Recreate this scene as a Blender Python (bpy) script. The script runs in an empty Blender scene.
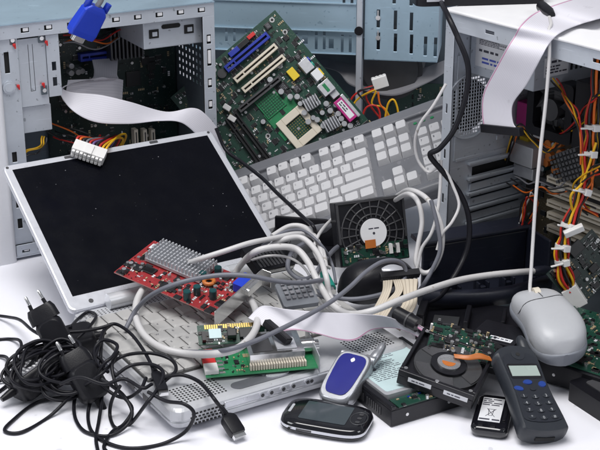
import bpy, bmesh, math, random
from mathutils import Vector, Matrix, Euler, noise
random.seed(7)
S = bpy.context.scene
COL = S.collection
R = math.radians
PI = math.pi
V = Vector

# ------------------------------------------------------------------ camera
FPX = 1321.0; TH = R(21.36); DIST = 1.935
CAM = V((0, -DIST*math.cos(TH), DIST*math.sin(TH)))
def ray(px, py):
    u = (px-300)/FPX; v = (225-py)/FPX
    return V((u, math.cos(TH)+v*math.sin(TH), -math.sin(TH)+v*math.cos(TH)))
def G(px, py, z=0.0):          # a point of the place at height z
    d = ray(px, py); t = (z-CAM.z)/d.z
    return CAM + d*t
def YP(px, py, y):             # a point of the place at depth y
    d = ray(px, py); t = (y-CAM.y)/d.y
    return CAM + d*t
def px_of(P):
    q = P-CAM
    r = V((1, 0, 0)); up = V((0, math.sin(TH), math.cos(TH))); fw = V((0, math.cos(TH), -math.sin(TH)))
    return (300+FPX*q.dot(r)/q.dot(fw), 225-FPX*q.dot(up)/q.dot(fw))
cd = bpy.data.cameras.new('camera'); cam = bpy.data.objects.new('camera', cd); COL.objects.link(cam)
cam.location = CAM; cam.rotation_euler = (PI/2-TH, 0, 0)
cd.sensor_width = 36; cd.sensor_fit = 'HORIZONTAL'; cd.lens = 36*FPX/600
cd.clip_start = 0.05; cd.clip_end = 200
S.camera = cam

# ------------------------------------------------------------------ materials
SCR = dict(zinc_steel=.35, blue_steel=.35, rear_steel=.35, white_paint=.10, silver_plastic=.3, silver_trim=.2, case_plastic=.12, kb_grey=.25, mouse_grey=.14, navy_plastic=.35, black_casting=.35, cast_aluminium=.3, phone_slate=.35, white_cable=.2)
def mat(name, col, rough=.5, metal=0., var=.08, scale=30, bump=0., bscale=200, spec=.5, trans=0., alpha=None, coat=0., rvar=.1, spk=None):
    scr = SCR.get(name, 0)
    m = bpy.data.materials.new(name); m.use_nodes = True
    nt = m.node_tree; N = nt.nodes; L = nt.links
    b = N['Principled BSDF']
    b.inputs['Roughness'].default_value = rough; b.inputs['Metallic'].default_value = metal
    b.inputs['Specular IOR Level'].default_value = spec
    b.inputs['Transmission Weight'].default_value = trans
    b.inputs['Coat Weight'].default_value = coat; b.inputs['Coat Roughness'].default_value = .1
    tc = N.new('ShaderNodeTexCoord')
    nz = N.new('ShaderNodeTexNoise'); nz.inputs['Scale'].default_value = scale; nz.inputs['Detail'].default_value = 5
    L.new(tc.outputs['Object'], nz.inputs['Vector'])
    mx = N.new('ShaderNodeMix'); mx.data_type = 'RGBA'
    c = V(col)
    mx.inputs[6].default_value = (*(c*(1-var)), 1); mx.inputs[7].default_value = (*[min(1, x) for x in c*(1+var)], 1)
    L.new(nz.outputs['Fac'], mx.inputs[0])
    out = mx.outputs[2]
    if spk:                    # dust specks and scuffs: (colour, scale, threshold)
        s2 = N.new('ShaderNodeTexNoise'); s2.inputs['Scale'].default_value = spk[1]; s2.inputs['Detail'].default_value = 1
        L.new(tc.outputs['Object'], s2.inputs['Vector'])
        rp = N.new('ShaderNodeMapRange'); rp.inputs[1].default_value = spk[2]; rp.inputs[2].default_value = spk[2]+.03
        L.new(s2.outputs['Fac'], rp.inputs[0])
        m2 = N.new('ShaderNodeMix'); m2.data_type = 'RGBA'; m2.inputs[7].default_value = (*spk[0], 1)
        L.new(out, m2.inputs[6]); L.new(rp.outputs[0], m2.inputs[0]); out = m2.outputs[2]
    if scr:
        mp = N.new('ShaderNodeMapping'); mp.inputs['Scale'].default_value = (9, 9, 240); mp.inputs['Rotation'].default_value = (.5, .9, .3)
        L.new(tc.outputs['Object'], mp.inputs['Vector'])
        s3 = N.new('ShaderNodeTexNoise'); s3.inputs['Scale'].default_value = 2.5; s3.inputs['Detail'].default_value = 2; L.new(mp.outputs[0], s3.inputs['Vector'])
        r3 = N.new('ShaderNodeMapRange'); r3.inputs[1].default_value = .66; r3.inputs[2].default_value = .72; r3.inputs[4].default_value = scr; L.new(s3.outputs['Fac'], r3.inputs[0])
        s4 = N.new('ShaderNodeTexNoise'); s4.inputs['Scale'].default_value = 11; s4.inputs['Detail'].default_value = 7; s4.inputs['Roughness'].default_value = .7; L.new(tc.outputs['Object'], s4.inputs['Vector'])
        r4 = N.new('ShaderNodeMapRange'); r4.inputs[1].default_value = .5; r4.inputs[2].default_value = .75; r4.inputs[4].default_value = scr*.9; L.new(s4.outputs['Fac'], r4.inputs[0])
        m3 = N.new('ShaderNodeMix'); m3.data_type = 'RGBA'; m3.inputs[7].default_value = (*[min(1, x*1.35+.04) for x in col], 1); L.new(r3.outputs[0], m3.inputs[0]); L.new(out, m3.inputs[6])
        m4 = N.new('ShaderNodeMix'); m4.data_type = 'RGBA'; m4.inputs[7].default_value = (*[x*.62 for x in col], 1); L.new(r4.outputs[0], m4.inputs[0]); L.new(m3.outputs[2], m4.inputs[6]); out = m4.outputs[2]
    L.new(out, b.inputs['Base Color'])
    if rvar:
        n3 = N.new('ShaderNodeTexNoise'); n3.inputs['Scale'].default_value = scale*2.3; n3.inputs['Detail'].default_value = 6
        L.new(tc.outputs['Object'], n3.inputs['Vector'])
        mr = N.new('ShaderNodeMapRange'); mr.inputs[3].default_value = max(.02, rough-rvar); mr.inputs[4].default_value = min(1, rough+rvar)
        L.new(n3.outputs['Fac'], mr.inputs[0]); L.new(mr.outputs[0], b.inputs['Roughness'])
    if bump:
        n4 = N.new('ShaderNodeTexNoise'); n4.inputs['Scale'].default_value = bscale; n4.inputs['Detail'].default_value = 3
        L.new(tc.outputs['Object'], n4.inputs['Vector'])
        bp = N.new('ShaderNodeBump'); bp.inputs['Strength'].default_value = bump; bp.inputs['Distance'].default_value = .001
        L.new(n4.outputs['Fac'], bp.inputs['Height']); L.new(bp.outputs[0], b.inputs['Normal'])
    return m
def pcb(name, col, light, scale=1.0):
    m = bpy.data.materials.new(name); m.use_nodes = True
    nt = m.node_tree; N = nt.nodes; L = nt.links; b = N['Principled BSDF']
    b.inputs['Roughness'].default_value = .35
    tc = N.new('ShaderNodeTexCoord')
    br = N.new('ShaderNodeTexBrick'); br.inputs['Scale'].default_value = 260*scale; br.inputs['Mortar Size'].default_value = .012
    br.inputs['Brick Width'].default_value = 3.3; br.inputs['Row Height'].default_value = .35; br.offset = .37
    br.inputs['Color1'].default_value = (*col, 1); br.inputs['Color2'].default_value = (*(V(col)*.8), 1); br.inputs['Mortar'].default_value = (*light, 1)
    L.new(tc.outputs['Object'], br.inputs['Vector'])
    vo = N.new('ShaderNodeTexVoronoi'); vo.inputs['Scale'].default_value = 420*scale; vo.feature = 'F1'
    L.new(tc.outputs['Object'], vo.inputs['Vector'])
    lt = N.new('ShaderNodeMath'); lt.operation = 'LESS_THAN'; lt.inputs[1].default_value = .115
    L.new(vo.outputs['Distance'], lt.inputs[0])
    nz = N.new('ShaderNodeTexNoise'); nz.inputs['Scale'].default_value = 60*scale
    L.new(tc.outputs['Object'], nz.inputs['Vector'])
    gt = N.new('ShaderNodeMath'); gt.operation = 'GREATER_THAN'; gt.inputs[1].default_value = .5
    L.new(nz.outputs['Fac'], gt.inputs[0])
    ml = N.new('ShaderNodeMath'); ml.operation = 'MULTIPLY'; L.new(lt.outputs[0], ml.inputs[0]); L.new(gt.outputs[0], ml.inputs[1])
    mx = N.new('ShaderNodeMix'); mx.data_type = 'RGBA'; mx.inputs[7].default_value = (.5, .52, .46, 1)
    L.new(br.outputs['Color'], mx.inputs[6]); L.new(ml.outputs[0], mx.inputs[0])
    L.new(mx.outputs[2], b.inputs['Base Color'])
    return m
M = dict(
 table=mat('white_table', (.86, .86, .92), .45, var=.035, scale=5, bump=.06, bscale=60, spk=((.70, .70, .75), 55, .735)),
 zinc=mat('zinc_steel', (.56, .60, .66), .42, .4, var=.12, scale=18, spk=((.33, .36, .40), 160, .70)),
 bluesteel=mat('blue_steel', (.36, .49, .59), .36, .4, var=.14, scale=14, spk=((.27, .38, .48), 150, .70)),
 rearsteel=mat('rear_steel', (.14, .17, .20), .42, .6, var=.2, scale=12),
 whitemetal=mat('white_paint', (.80, .80, .82), .4, var=.04, scale=20),
 beige=mat('case_plastic', (.72, .73, .77), .5, var=.04, bump=.1, bscale=900),
 silver=mat('silver_plastic', (.62, .63, .66), .36, .35, var=.05, scale=40, spk=((.5, .5, .52), 160, .74)),
 silver2=mat('silver_trim', (.66, .67, .72), .3, .4, var=.05, scale=40),
 lapkey=mat('laptop_key', (.43, .425, .42), .5, var=.06, scale=50, bump=.1, bscale=900),
 lapgap=mat('key_well', (.035, .035, .035), .6),
 screen=mat('lcd_glass', (.0022, .0025, .005), .26, spec=.16, var=.3, rvar=.12, scale=16),
 rubber=mat('rubber', (.06, .06, .065), .7),
 grey=mat('kb_grey', (.145, .150, .168), .42, var=.06, bump=.12, bscale=900, spk=((.2, .2, .22), 150, .72)),
 keycap=mat('white_keycap', (.545, .545, .565), .45, var=.07, scale=40, bump=.1, bscale=900, spk=((.42, .41, .42), 180, .70)),
 faint=mat('faint_ink', (.10, .10, .13), .6),
 ink=mat('dark_ink', (.05, .05, .07), .6),
 blueink=mat('blue_ink', (.07, .1, .45), .6),
 whiteink=mat('white_ink', (.8, .8, .82), .5),
 paper=mat('label_paper', (.72, .73, .76), .6, var=.04),
 cyanpaper=mat('cyan_label', (.52, .66, .68), .45, var=.06, scale=60),
 green=pcb('green_board', (.008, .048, .032), (.035, .13, .085)),
 dgreen=pcb('dark_board', (.004, .018, .016), (.02, .05, .04)),
 lgreen=pcb('bright_board', (.015, .20, .075), (.08, .34, .16), .8),
 olive=pcb('brown_board', (.06, .047, .028), (.16, .12, .06)),
 red=pcb('red_board', (.30, .010, .016), (.55, .22, .20), .8),
 chip=mat('black_chip', (.012, .012, .014), .35, var=.2, scale=60),
 chip2=mat('grey_chip', (.05, .05, .055), .45, var=.2, scale=60),
 tan=mat('tan_component', (.42, .33, .2), .5, var=.2),
 solder=mat('solder', (.62, .62, .62), .28, .9, var=.15, scale=80),
 chrome=mat('bright_metal', (.72, .72, .72), .2, .95, var=.1, scale=50),
 gold=mat('gold_contact', (.65, .44, .14), .3, .9),
 alu=mat('cast_aluminium', (.56, .57, .60), .4, .5, var=.15, scale=60, bump=.2),
 cap=mat('capacitor_teal', (.005, .055, .06), .3, spec=.6),
 captop=mat('capacitor_top', (.65, .66, .68), .3, .8),
 blue=mat('blue_slot', (.01, .03, .33), .4, var=.1),
 vgablue=mat('vga_blue', (.01, .045, .50), .38, var=.1, bump=.1, bscale=700),
 ivory=mat('ivory_slot', (.66, .60, .50), .5, var=.06),
 yellow=mat('yellow_plastic', (.75, .55, .03), .45),
 magenta=mat('magenta_plastic', (.45, .02, .20), .4),
 redp=mat('red_plastic', (.55, .02, .02), .45),
 teal=mat('teal_plastic', (.01, .28, .22), .45),
 black=mat('black_plastic', (.007, .007, .010), .38, spec=.32, var=.2, bump=.12, bscale=800),
 gloss=mat('gloss_black', (.006, .006, .009), .1, var=.2, rvar=.04, coat=.6),
 blackrub=mat('black_cable', (.006, .006, .010), .45, spec=.32, var=.2),
 navy=mat('navy_plastic', (.011, .013, .024), .4, var=.2, bump=.15, bscale=700),
 hdd=mat('black_casting', (.010, .010, .014), .36, .2, var=.2, bump=.15, bscale=400),
 hddgrey=mat('grey_casting', (.09, .093, .10), .38, .6, var=.1, scale=60),
 ribbon2=mat('ribbon_groove', (.58, .57, .63), .5),
 mouse2=mat('mouse_skirt', (.22, .235, .27), .45, bump=.1, bscale=900),
 rib3=mat('beige_groove', (.40, .34, .27), .5),
 ribbon=mat('grey_ribbon', (.66, .65, .71), .45, var=.05, scale=24, spk=((.56, .55, .60), 60, .73)),
 beigerib=mat('beige_ribbon', (.60, .53, .43), .5, var=.06),
 pink=mat('pink_stripe', (.50, .22, .36), .5),
 wcable=mat('white_cable', (.58, .57, .575), .42, var=.08, scale=20, spk=((.4, .38, .36), 80, .72)),
 gcable=mat('grey_cable', (.155, .16, .19), .42, var=.1),
 wire_r=mat('red_wire', (.5, .02, .015), .4), wire_y=mat('yellow_wire', (.75, .42, .01), .4),
 wire_k=mat('black_wire', (.012, .012, .014), .4), wire_o=mat('orange_wire', (.7, .14, .01), .4),
 wire_v=mat('violet_wire', (.16, .1, .28), .4), wire_g=mat('green_wire', (.02, .2, .06), .4), wire_w=mat('white_wire', (.65, .65, .65), .4),
 wire_gr=mat('grey_wire', (.2, .2, .22), .4),
 nylon=mat('white_nylon', (.74, .73, .72), .4, var=.06, scale=60),
 orange=mat('orange_flex', (.50, .15, .03), .35),
 mouse=mat('mouse_grey', (.44, .45, .475), .38, var=.05, bump=.1, bscale=900),
 phone=mat('phone_slate', (.022, .026, .034), .42, var=.1, bump=.12, bscale=900),
 phone2=mat('phone_key_slate', (.016, .019, .027), .4),
 lcd=mat('pale_lcd', (.36, .43, .40), .25, var=.05),
 dlcd=mat('dark_lcd', (.05, .065, .075), .12, var=.15, coat=.5, rvar=.03),
 pblue=mat('flip_blue', (.012, .015, .20), .16, var=.15, coat=.8, rvar=.04),
 keyblue=mat('key_blue', (.015, .05, .26), .35),
 psilver=mat('phone_silver', (.40, .41, .44), .3, .7, var=.06, scale=60),
 keyink=mat('dim_white_ink', (.42, .43, .45), .5),
 platter=mat('platter_grey', (.15, .15, .155), .22, .75, var=.1, scale=50),
 clear=mat('smoke_plastic', (.33, .35, .39), .18, trans=.55, var=.1, rvar=.05),
 void=mat('opening_shade', (.012, .012, .013), .8),  # near-black colour standing in for the shade inside holes and openings
)

# ------------------------------------------------------------------ mesh builder
def cr(pts, n=8):              # Catmull-Rom resampling
    P = [V(p) for p in pts]
    if len(P) < 3: return P
    P = [P[0]*2-P[1]] + P + [P[-1]*2-P[-2]]
    out = []
    for i in range(1, len(P)-2):
        a, b, c, d = P[i-1:i+3]
        for k in range(n):
            t = k/n
            out.append(.5*((2*b)+(c-a)*t+(2*a-5*b+4*c-d)*t*t+(3*b-a-3*c+d)*t**3))
    out.append(P[-2]); return out
def rrect(x0, x1, y0, y1, r, n=5):
    r = min(r, (x1-x0)/2-1e-6, (y1-y0)/2-1e-6); o = []
    for cx, cy, a in ((x1-r, y0+r, -90), (x1-r, y1-r, 0), (x0+r, y1-r, 90), (x0+r, y0+r, 180)):
        for k in range(n+1):
            t = R(a+90*k/n); o.append((cx+r*math.cos(t), cy+r*math.sin(t)))
    return o
class MB:
    def __init__(s): s.v = []; s.f = []; s.m = []; s.sm = []
    def add(s, vs, fs, mi=0, T=None, smooth=False):
        o = len(s.v)
        for p in vs: s.v.append(T @ V(p) if T else V(p))
        for f in fs: s.f.append([i+o for i in f]); s.m.append(mi); s.sm.append(smooth)
    def box(s, x0, x1, y0, y1, z0, z1, mi=0, T=None):
        vs = [(x0,y0,z0),(x1,y0,z0),(x1,y1,z0),(x0,y1,z0),(x0,y0,z1),(x1,y0,z1),(x1,y1,z1),(x0,y1,z1)]
        s.add(vs, [(0,3,2,1),(4,5,6,7),(0,1,5,4),(1,2,6,5),(2,3,7,6),(3,0,4,7)], mi, T)
    def cbox(s, c, d, mi=0, T=None):
        s.box(c[0]-d[0]/2, c[0]+d[0]/2, c[1]-d[1]/2, c[1]+d[1]/2, c[2]-d[2]/2, c[2]+d[2]/2, mi, T)
    def prism(s, poly, z0, z1, mi=0, T=None, taper=0, smooth=False):
        n = len(poly); cx = sum(p[0] for p in poly)/n; cy = sum(p[1] for p in poly)/n
        k = 1-taper
        vs = [(x, y, z0) for x, y in poly] + [(cx+(x-cx)*k, cy+(y-cy)*k, z1) for x, y in poly]
        s.add(vs, [list(range(n))[::-1], list(range(n, 2*n))], mi, T)
        s.add(vs, [(i, (i+1) % n, n+(i+1) % n, n+i) for i in range(n)], mi, T, smooth)
    def cyl(s, c, r, h, ax='z', n=20, mi=0, T=None, r2=None):
        r2 = r if r2 is None else r2
        A = Matrix.Translation(c) @ {'z': Matrix(), 'x': Matrix.Rotation(PI/2, 4, 'Y'), 'y': Matrix.Rotation(-PI/2, 4, 'X')}[ax]
        if T: A = T @ A
        vs = [(r*math.cos(2*PI*i/n), r*math.sin(2*PI*i/n), 0) for i in range(n)] + [(r2*math.cos(2*PI*i/n), r2*math.sin(2*PI*i/n), h) for i in range(n)]
        s.add(vs, [list(range(n))[::-1], list(range(n, 2*n))], mi, A)
        s.add(vs, [(i, (i+1) % n, n+(i+1) % n, n+i) for i in range(n)], mi, A, True)
    def tube(s, pts, r, n=8, mi=0, T=None, caps=True):
        P = [V(p) for p in pts]; m = len(P)
        rs = r if isinstance(r, (list, tuple)) else [r]*m
        tg = [(P[min(i+1, m-1)]-P[max(i-1, 0)]).normalized() for i in range(m)]
        a = V((0, 0, 1)) if abs(tg[0].z) < .9 else V((1, 0, 0))
        nrm = (a-tg[0]*a.dot(tg[0])).normalized(); vs = []
        for i in range(m):
            nrm = (nrm-tg[i]*nrm.dot(tg[i])).normalized(); bn = tg[i].cross(nrm)
            for k in range(n):
                t = 2*PI*k/n; vs.append(P[i]+(nrm*math.cos(t)+bn*math.sin(t))*rs[i])
        fs = [(i*n+k, i*n+(k+1) % n, (i+1)*n+(k+1) % n, (i+1)*n+k) for i in range(m-1) for k in range(n)]
        s.add(vs, fs, mi, T, True)
        if caps: s.add(vs, [list(range(n))[::-1], list(range((m-1)*n, m*n))], mi, T)
    def loft(s, secs, mi=0, T=None, smooth=True, caps=True):
        n = len(secs[0]); vs = [p for q in secs for p in q]; m = len(secs)
        fs = [(i*n+k, i*n+(k+1) % n, (i+1)*n+(k+1) % n, (i+1)*n+k) for i in range(m-1) for k in range(n)]
        s.add(vs, fs, mi, T, smooth)
        if caps: s.add(vs, [list(range(n))[::-1], list(range((m-1)*n, m*n))], mi, T, smooth)
    def plate(s, x0, x1, z0, z1, holes, T=None, mi=0, th=.0012):   # sheet metal in the xz plane with rectangular holes
        xs = sorted({x0, x1, *[min(max(h[i], x0), x1) for h in holes for i in (0, 1)]})
        zs = sorted({z0, z1, *[min(max(h[i], z0), z1) for h in holes for i in (2, 3)]})
        nx, nz = len(xs), len(zs)
        def solid(i, j):
            if i < 0 or j < 0 or i >= nx-1 or j >= nz-1: return False
            cx = (xs[i]+xs[i+1])/2; cz = (zs[j]+zs[j+1])/2
            return not any(h[0] < cx < h[1] and h[2] < cz < h[3] for h in holes)
        vs = [(x, 0, z) for z in zs for x in xs] + [(x, th, z) for z in zs for x in xs]
        K = nx*nz; fs = []
        for j in range(nz-1):
            for i in range(nx-1):
                if not solid(i, j): continue
                a, b, c, d = j*nx+i, j*nx+i+1, (j+1)*nx+i+1, (j+1)*nx+i
                fs.append((a, b, c, d)); fs.append((d+K, c+K, b+K, a+K))
                if not solid(i-1, j): fs.append((a, d, d+K, a+K))
                if not solid(i+1, j): fs.append((c, b, b+K, c+K))
                if not solid(i, j-1): fs.append((b, a, a+K, b+K))
                if not solid(i, j+1): fs.append((d, c, c+K, d+K))
        s.add(vs, fs, mi, T)
    def build(s, name, mats, parent=None, T=None, bevel=0, seg=2, sub=0, angle=40):
        me = bpy.data.meshes.new(name); me.from_pydata([tuple(v) for v in s.v], [], s.f)
        mats = mats if isinstance(mats, (list, tuple)) else [mats]
        if len(mats) == 2 and mats[1] == 'pink': mats = list(mats)+['rib3' if mats[0] == 'beigerib' else 'ribbon2']
        for m in mats: me.materials.append(M[m] if isinstance(m, str) else m)
        me.polygons.foreach_set('material_index', s.m); me.polygons.foreach_set('use_smooth', s.sm)
        me.update()
        o = bpy.data.objects.new(name, me); COL.objects.link(o)
        if parent: o.parent = parent
        if T is not None: o.matrix_local = T
        if bevel:
            b = o.modifiers.new('bevel', 'BEVEL'); b.width = bevel; b.segments = seg; b.limit_method = 'ANGLE'; b.angle_limit = R(angle)
        if sub:
            q = o.modifiers.new('sub', 'SUBSURF'); q.levels = sub; q.render_levels = sub
        return o
def fr(A, B, C):               # frame of a rectangle: corner A, corner B along x, C towards y
    X = (B-A); lx = X.length; X.normalize()
    Y = (C-A); Y = Y-X*Y.dot(X); ly = Y.length; Y.normalize(); Z = X.cross(Y)
    return Matrix(((X.x, Y.x, Z.x, A.x), (X.y, Y.y, Z.y, A.y), (X.z, Y.z, Z.z, A.z), (0, 0, 0, 1))), lx, ly
def axes(O, X, Y):
    return fr(O, O+X, O+Y)[0]
def tag(o, label, cat, group=None, kind=None):
    if label: o['label'] = label
    if cat: o['category'] = cat
    if group: o['group'] = group
    if kind: o['kind'] = kind
    return o
def thing(name, label, cat, T, group=None):
    o = bpy.data.objects.new(name, None); COL.objects.link(o); o.empty_display_size = .02
    o.matrix_world = T
    return tag(o, label, cat, group)
def put(mb, name, mats, label, cat, group=None, T=None, **k):
    return tag(mb.build(name, mats, None, T, **k), label, cat, group)
_g = {}
def glyph(t, size):
    if t not in _g:
        cu = bpy.data.curves.new('t', 'FONT'); cu.body = t; cu.align_x = 'CENTER'; cu.align_y = 'CENTER'; cu.resolution_u = 2
        ob = bpy.data.objects.new('t', cu); COL.objects.link(ob)
        dg = bpy.context.evaluated_depsgraph_get(); me = ob.evaluated_get(dg).to_mesh()
        _g[t] = ([tuple(v.co) for v in me.vertices], [tuple(p.vertices) for p in me.polygons])
        ob.evaluated_get(dg).to_mesh_clear(); bpy.data.objects.remove(ob); bpy.data.curves.remove(cu)
    v, f = _g[t]
    return [(x*size, y*size, z*size) for x, y, z in v], f
def text(mb, t, size, x, y, z, mi=0, rot=0):
    v, f = glyph(t, size)
    mb.add(v, f, mi, Matrix.Translation((x, y, z)) @ Matrix.Rotation(rot, 4, 'Z'))
def lines(mb, x0, x1, y0, y1, z, n, mi=0, seed=0, fill=.85, gap=.5):   # rows of unreadable print
    rd = random.Random(seed); h = (y1-y0)/n
    for i in range(n):
        y = y1-(i+.5)*h; x = x0; end = x0+(x1-x0)*rd.uniform(fill*.6, 1)
        while x < end:
            w = rd.uniform(1.2, 4.5)*h*.6; e = min(x+w, x1)
            mb.box(x, e, y-h*gap/2, y+h*gap/2, z, z+.00012, mi); x = e+h*.45
def P3(l): return [G(*p) for p in l]
def cable(name, mats, pts, r, label, cat, group=None, n=9, raw=False, extra=None):
    mb = MB(); p = cr(pts if raw else P3(pts), n); mb.tube(p, r, 10)
    return put(mb, name, mats, label, cat, group), p
def ribbon(pairs, th=.0009, cols=34, n=8, stripe=True, mb=None):
    mb = mb or MB()
    A = cr([a for a, b in pairs], n); B = cr([b for a, b in pairs], n); m = len(A)
    cols += cols % 2; nw = cols//2; fr_ = [0.]
    for k in range(nw): fr_ += [(k+.78)/nw, (k+1.)/nw]
    top = []; bot = []
    for i in range(m):
        t = (A[min(i+1, m-1)]-A[max(i-1, 0)]).normalized(); w = (B[i]-A[i]).normalized(); nn = w.cross(t).normalized()
        for k in range(cols+1):
            p = A[i].lerp(B[i], fr_[k]); o = .00016 if k % 2 else -.00016
            top.append(p+nn*(th/2+o)); bot.append(p-nn*(th/2-o))
    K = len(top); c1 = cols+1
    for i in range(m-1):
        for k in range(cols):
            a, b, c, d = i*c1+k, i*c1+k+1, (i+1)*c1+k+1, (i+1)*c1+k
            mi = 1 if (stripe and k == cols-2) else (2 if k % 2 else 0)
            o = len(mb.v)
            mb.f += [[a, b, c, d], [d+K, c+K, b+K, a+K]]; mb.m += [mi, mi]; mb.sm += [True, True]
        a, d = i*c1, (i+1)*c1; mb.f.append([d, d+K, a+K, a]); mb.m.append(0); mb.sm.append(False)
        a, d = i*c1+cols, (i+1)*c1+cols; mb.f.append([a, a+K, d+K, d]); mb.m.append(1 if stripe else 0); mb.sm.append(False)
    mb.v = top+bot
    return mb
def smd(name, parent, w, h, z, n, seed, avoid=(), mats=('chip', 'tan', 'solder', 'paper', 'chip2'), big=1., T=None, x0=0, y0=0):
    rd = random.Random(seed); mb = MB()
    k = 0
    while k < n:
        k += 1
        x = x0+rd.uniform(.02, .98)*w; y = y0+rd.uniform(.02, .98)*h
        if any(a < x < b and c < y < d for a, b, c, d in avoid): continue
        t = rd.random()
        if t < .75:
            a, b = rd.choice(((.0016, .0009), (.0009, .0016), (.003, .0016), (.0016, .003)))
            a *= big; b *= big; mi = rd.choice((1, 1, 2, 3, 0, 4, 0))
            reps = rd.choice((1, 1, 2, 3, 4))
            for q in range(reps):
                mb.cbox((x+q*a*1.7*(a < b), y+q*b*1.7*(a >= b), z+.0005*big), (a, b, .001*big), mi)
        elif t < .93:
            a, b = rd.choice(((.006, .004), (.005, .008), (.009, .006), (.004, .004)))
            a *= big; b *= big
            mb.cbox((x, y, z+.0009*big), (a, b, .0018*big), 0)
            for q in range(5):
                mb.cbox((x-a*.4+q*a*.2, y, z+.0003), (a*.09, b+.002*big, .0004), 2)
        else:
            mb.cyl((x, y, z), .0022*big, .004*big, n=10, mi=2)
    o = mb.build(name, mats, parent, T); o['kind'] = 'stuff'
    return o
def capacitor(parent, x, y, z, r=.004, h=.011, body='cap', top='captop', T=None):
    mb = MB(); mb.cyl((x, y, z), r, h, n=14); mb.cyl((x, y, z+h), r*.86, .0003, n=14, mi=1)
    return mb.build('capacitor', [body, top], parent, T)
def slot(parent, x0, x1, y, z, col='ivory', w=.0085, h=.011, T=None, name='expansion_slot'):
    mb = MB()
    mb.box(x0, x1, y-w/2, y-w*.16, z, z+h); mb.box(x0, x1, y+w*.16, y+w/2, z, z+h)
    mb.box(x0, x0+.003, y-w*.16, y+w*.16, z, z+h-.0003); mb.box(x1-.003, x1, y-w*.16, y+w*.16, z, z+h-.0003)
    k = x0+(x1-x0)*.2
    mb.box(k, k+.002, y-w*.16, y+w*.16, z, z+h-.0003)
    mb.box(x0+.003, x1-.003, y-w*.16, y+w*.16, z, z+.002, 1)
    return mb.build(name, [col, 'chip2'], parent, T)

# ------------------------------------------------------------------ setting and light
tb = MB(); tb.box(-30, 30, -30, 60, -.03, 0)
t = tb.build('tabletop', 'table'); t['kind'] = 'structure'
wd = bpy.data.worlds.new('World'); S.world = wd; wd.use_nodes = True
wd.node_tree.nodes['Background'].inputs[0].default_value = (.86, .90, 1, 1)
wd.node_tree.nodes['Background'].inputs[1].default_value = .22
def lamp(name, loc, at, size, power, col):
    l = bpy.data.lights.new(name, 'AREA'); l.shape = 'RECTANGLE'; l.size, l.size_y = size; l.energy = power; l.color = col
    o = bpy.data.objects.new(name, l); COL.objects.link(o); o.location = loc
    o.rotation_euler = (V(at)-V(loc)).to_track_quat('-Z', 'Y').to_euler()
lamp('softbox', (-.25, -.75, 2.0), (0, -.25, 0), (1.4, 1.0), 39, (1, .985, .97))
lamp('softbox', (-1.9, -1.3, 1.2), (-.1, -.2, 0), (.7, .7), 9, (.96, .98, 1))
lamp('softbox', (1.7, -1.5, 1.5), (.15, -.25, 0), (.7, .7), 7.5, (.95, .97, 1))
S.view_settings.view_transform = 'Standard'; S.view_settings.look = 'None'
S.view_settings.exposure = .12; S.view_settings.gamma = 1
def loc(T, px, py, axis, val):          # where the sight line meets a local plane of a thing
    Ti = T.inverted(); o = Ti @ CAM; d = Ti.to_3x3() @ ray(px, py)
    return o + d*((val-o[axis])/d[axis])

# ================================================================== left tower
yaw = R(29.2)
TL = axes(V((-.387, -.135, 0)), V((math.cos(yaw), math.sin(yaw), 0)), V((-math.sin(yaw), math.cos(yaw), 0)))
tw = thing('computer_tower', 'opened computer tower with a blue steel top, behind the tipped laptop screen', 'computer tower', TL)
WX, HZ, DY, TY = .307, .326, .19, .135
def q(px, py, Y): p = loc(TL, px, py, 1, Y); return p.x, p.z
mb = MB(); mb.box(-.03, WX, -.002, DY, HZ, HZ+.0015); mb.build('top_panel', 'bluesteel', tw)
mb = MB(); mb.box(-.028, WX, 0, DY, 0.004, .006); mb.build('bottom_panel', 'zinc', tw)
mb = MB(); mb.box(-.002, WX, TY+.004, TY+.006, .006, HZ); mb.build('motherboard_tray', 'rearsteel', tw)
mb = MB()
mb.prism(rrect(-.034, -.001, -.006, DY, .006), .0, HZ+.004); mb.build('front_bezel', 'beige', tw, bevel=.002)
# frame rails with punched clip slots
rail = MB(); holes = []
for i in range(9): x = .03+i*.0315; holes.append((x, x+.011, HZ-.0125, HZ-.006))
rail.plate(0, WX, HZ-.019, HZ, holes, mi=0)
ph = []
for i in range(9): z = .016+i*.0315; ph.append((WX-.0125, WX-.006, z, z+.013 if i != 7 else z+.024))
rail.plate(WX-.018, WX, 0.006, HZ-.019, ph)
bh = [(x, x+.011, .010, .014) for x in (.008, .03, .06, .09)]
rail.plate(0, WX-.018, .006, .022, bh)
rail.box(WX-.018, WX, .0012, .014, HZ-.02, HZ-.0188)
rail.build('frame_rail', 'zinc', tw, bevel=.0004, seg=1)
for h in holes+ph+bh:
    mb = MB()
    if h[1]-h[0] > h[3]-h[2]: mb.box(h[0]+.003, h[1]-.001, .0004, .003, h[2]+.0015, h[3]-.0005)
    else: mb.box(h[0]+.0015, h[1]-.0005, .0004, .003, h[2]+.003, h[3]-.002)
    mb.build('clip', 'whitemetal', tw, bevel=.0004, seg=1)
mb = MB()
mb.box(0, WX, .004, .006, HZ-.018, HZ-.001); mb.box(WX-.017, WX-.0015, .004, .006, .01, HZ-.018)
mb.build('slot_shade', 'void', tw)  # dark strips behind the rail slots, shade put in as colour
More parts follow.
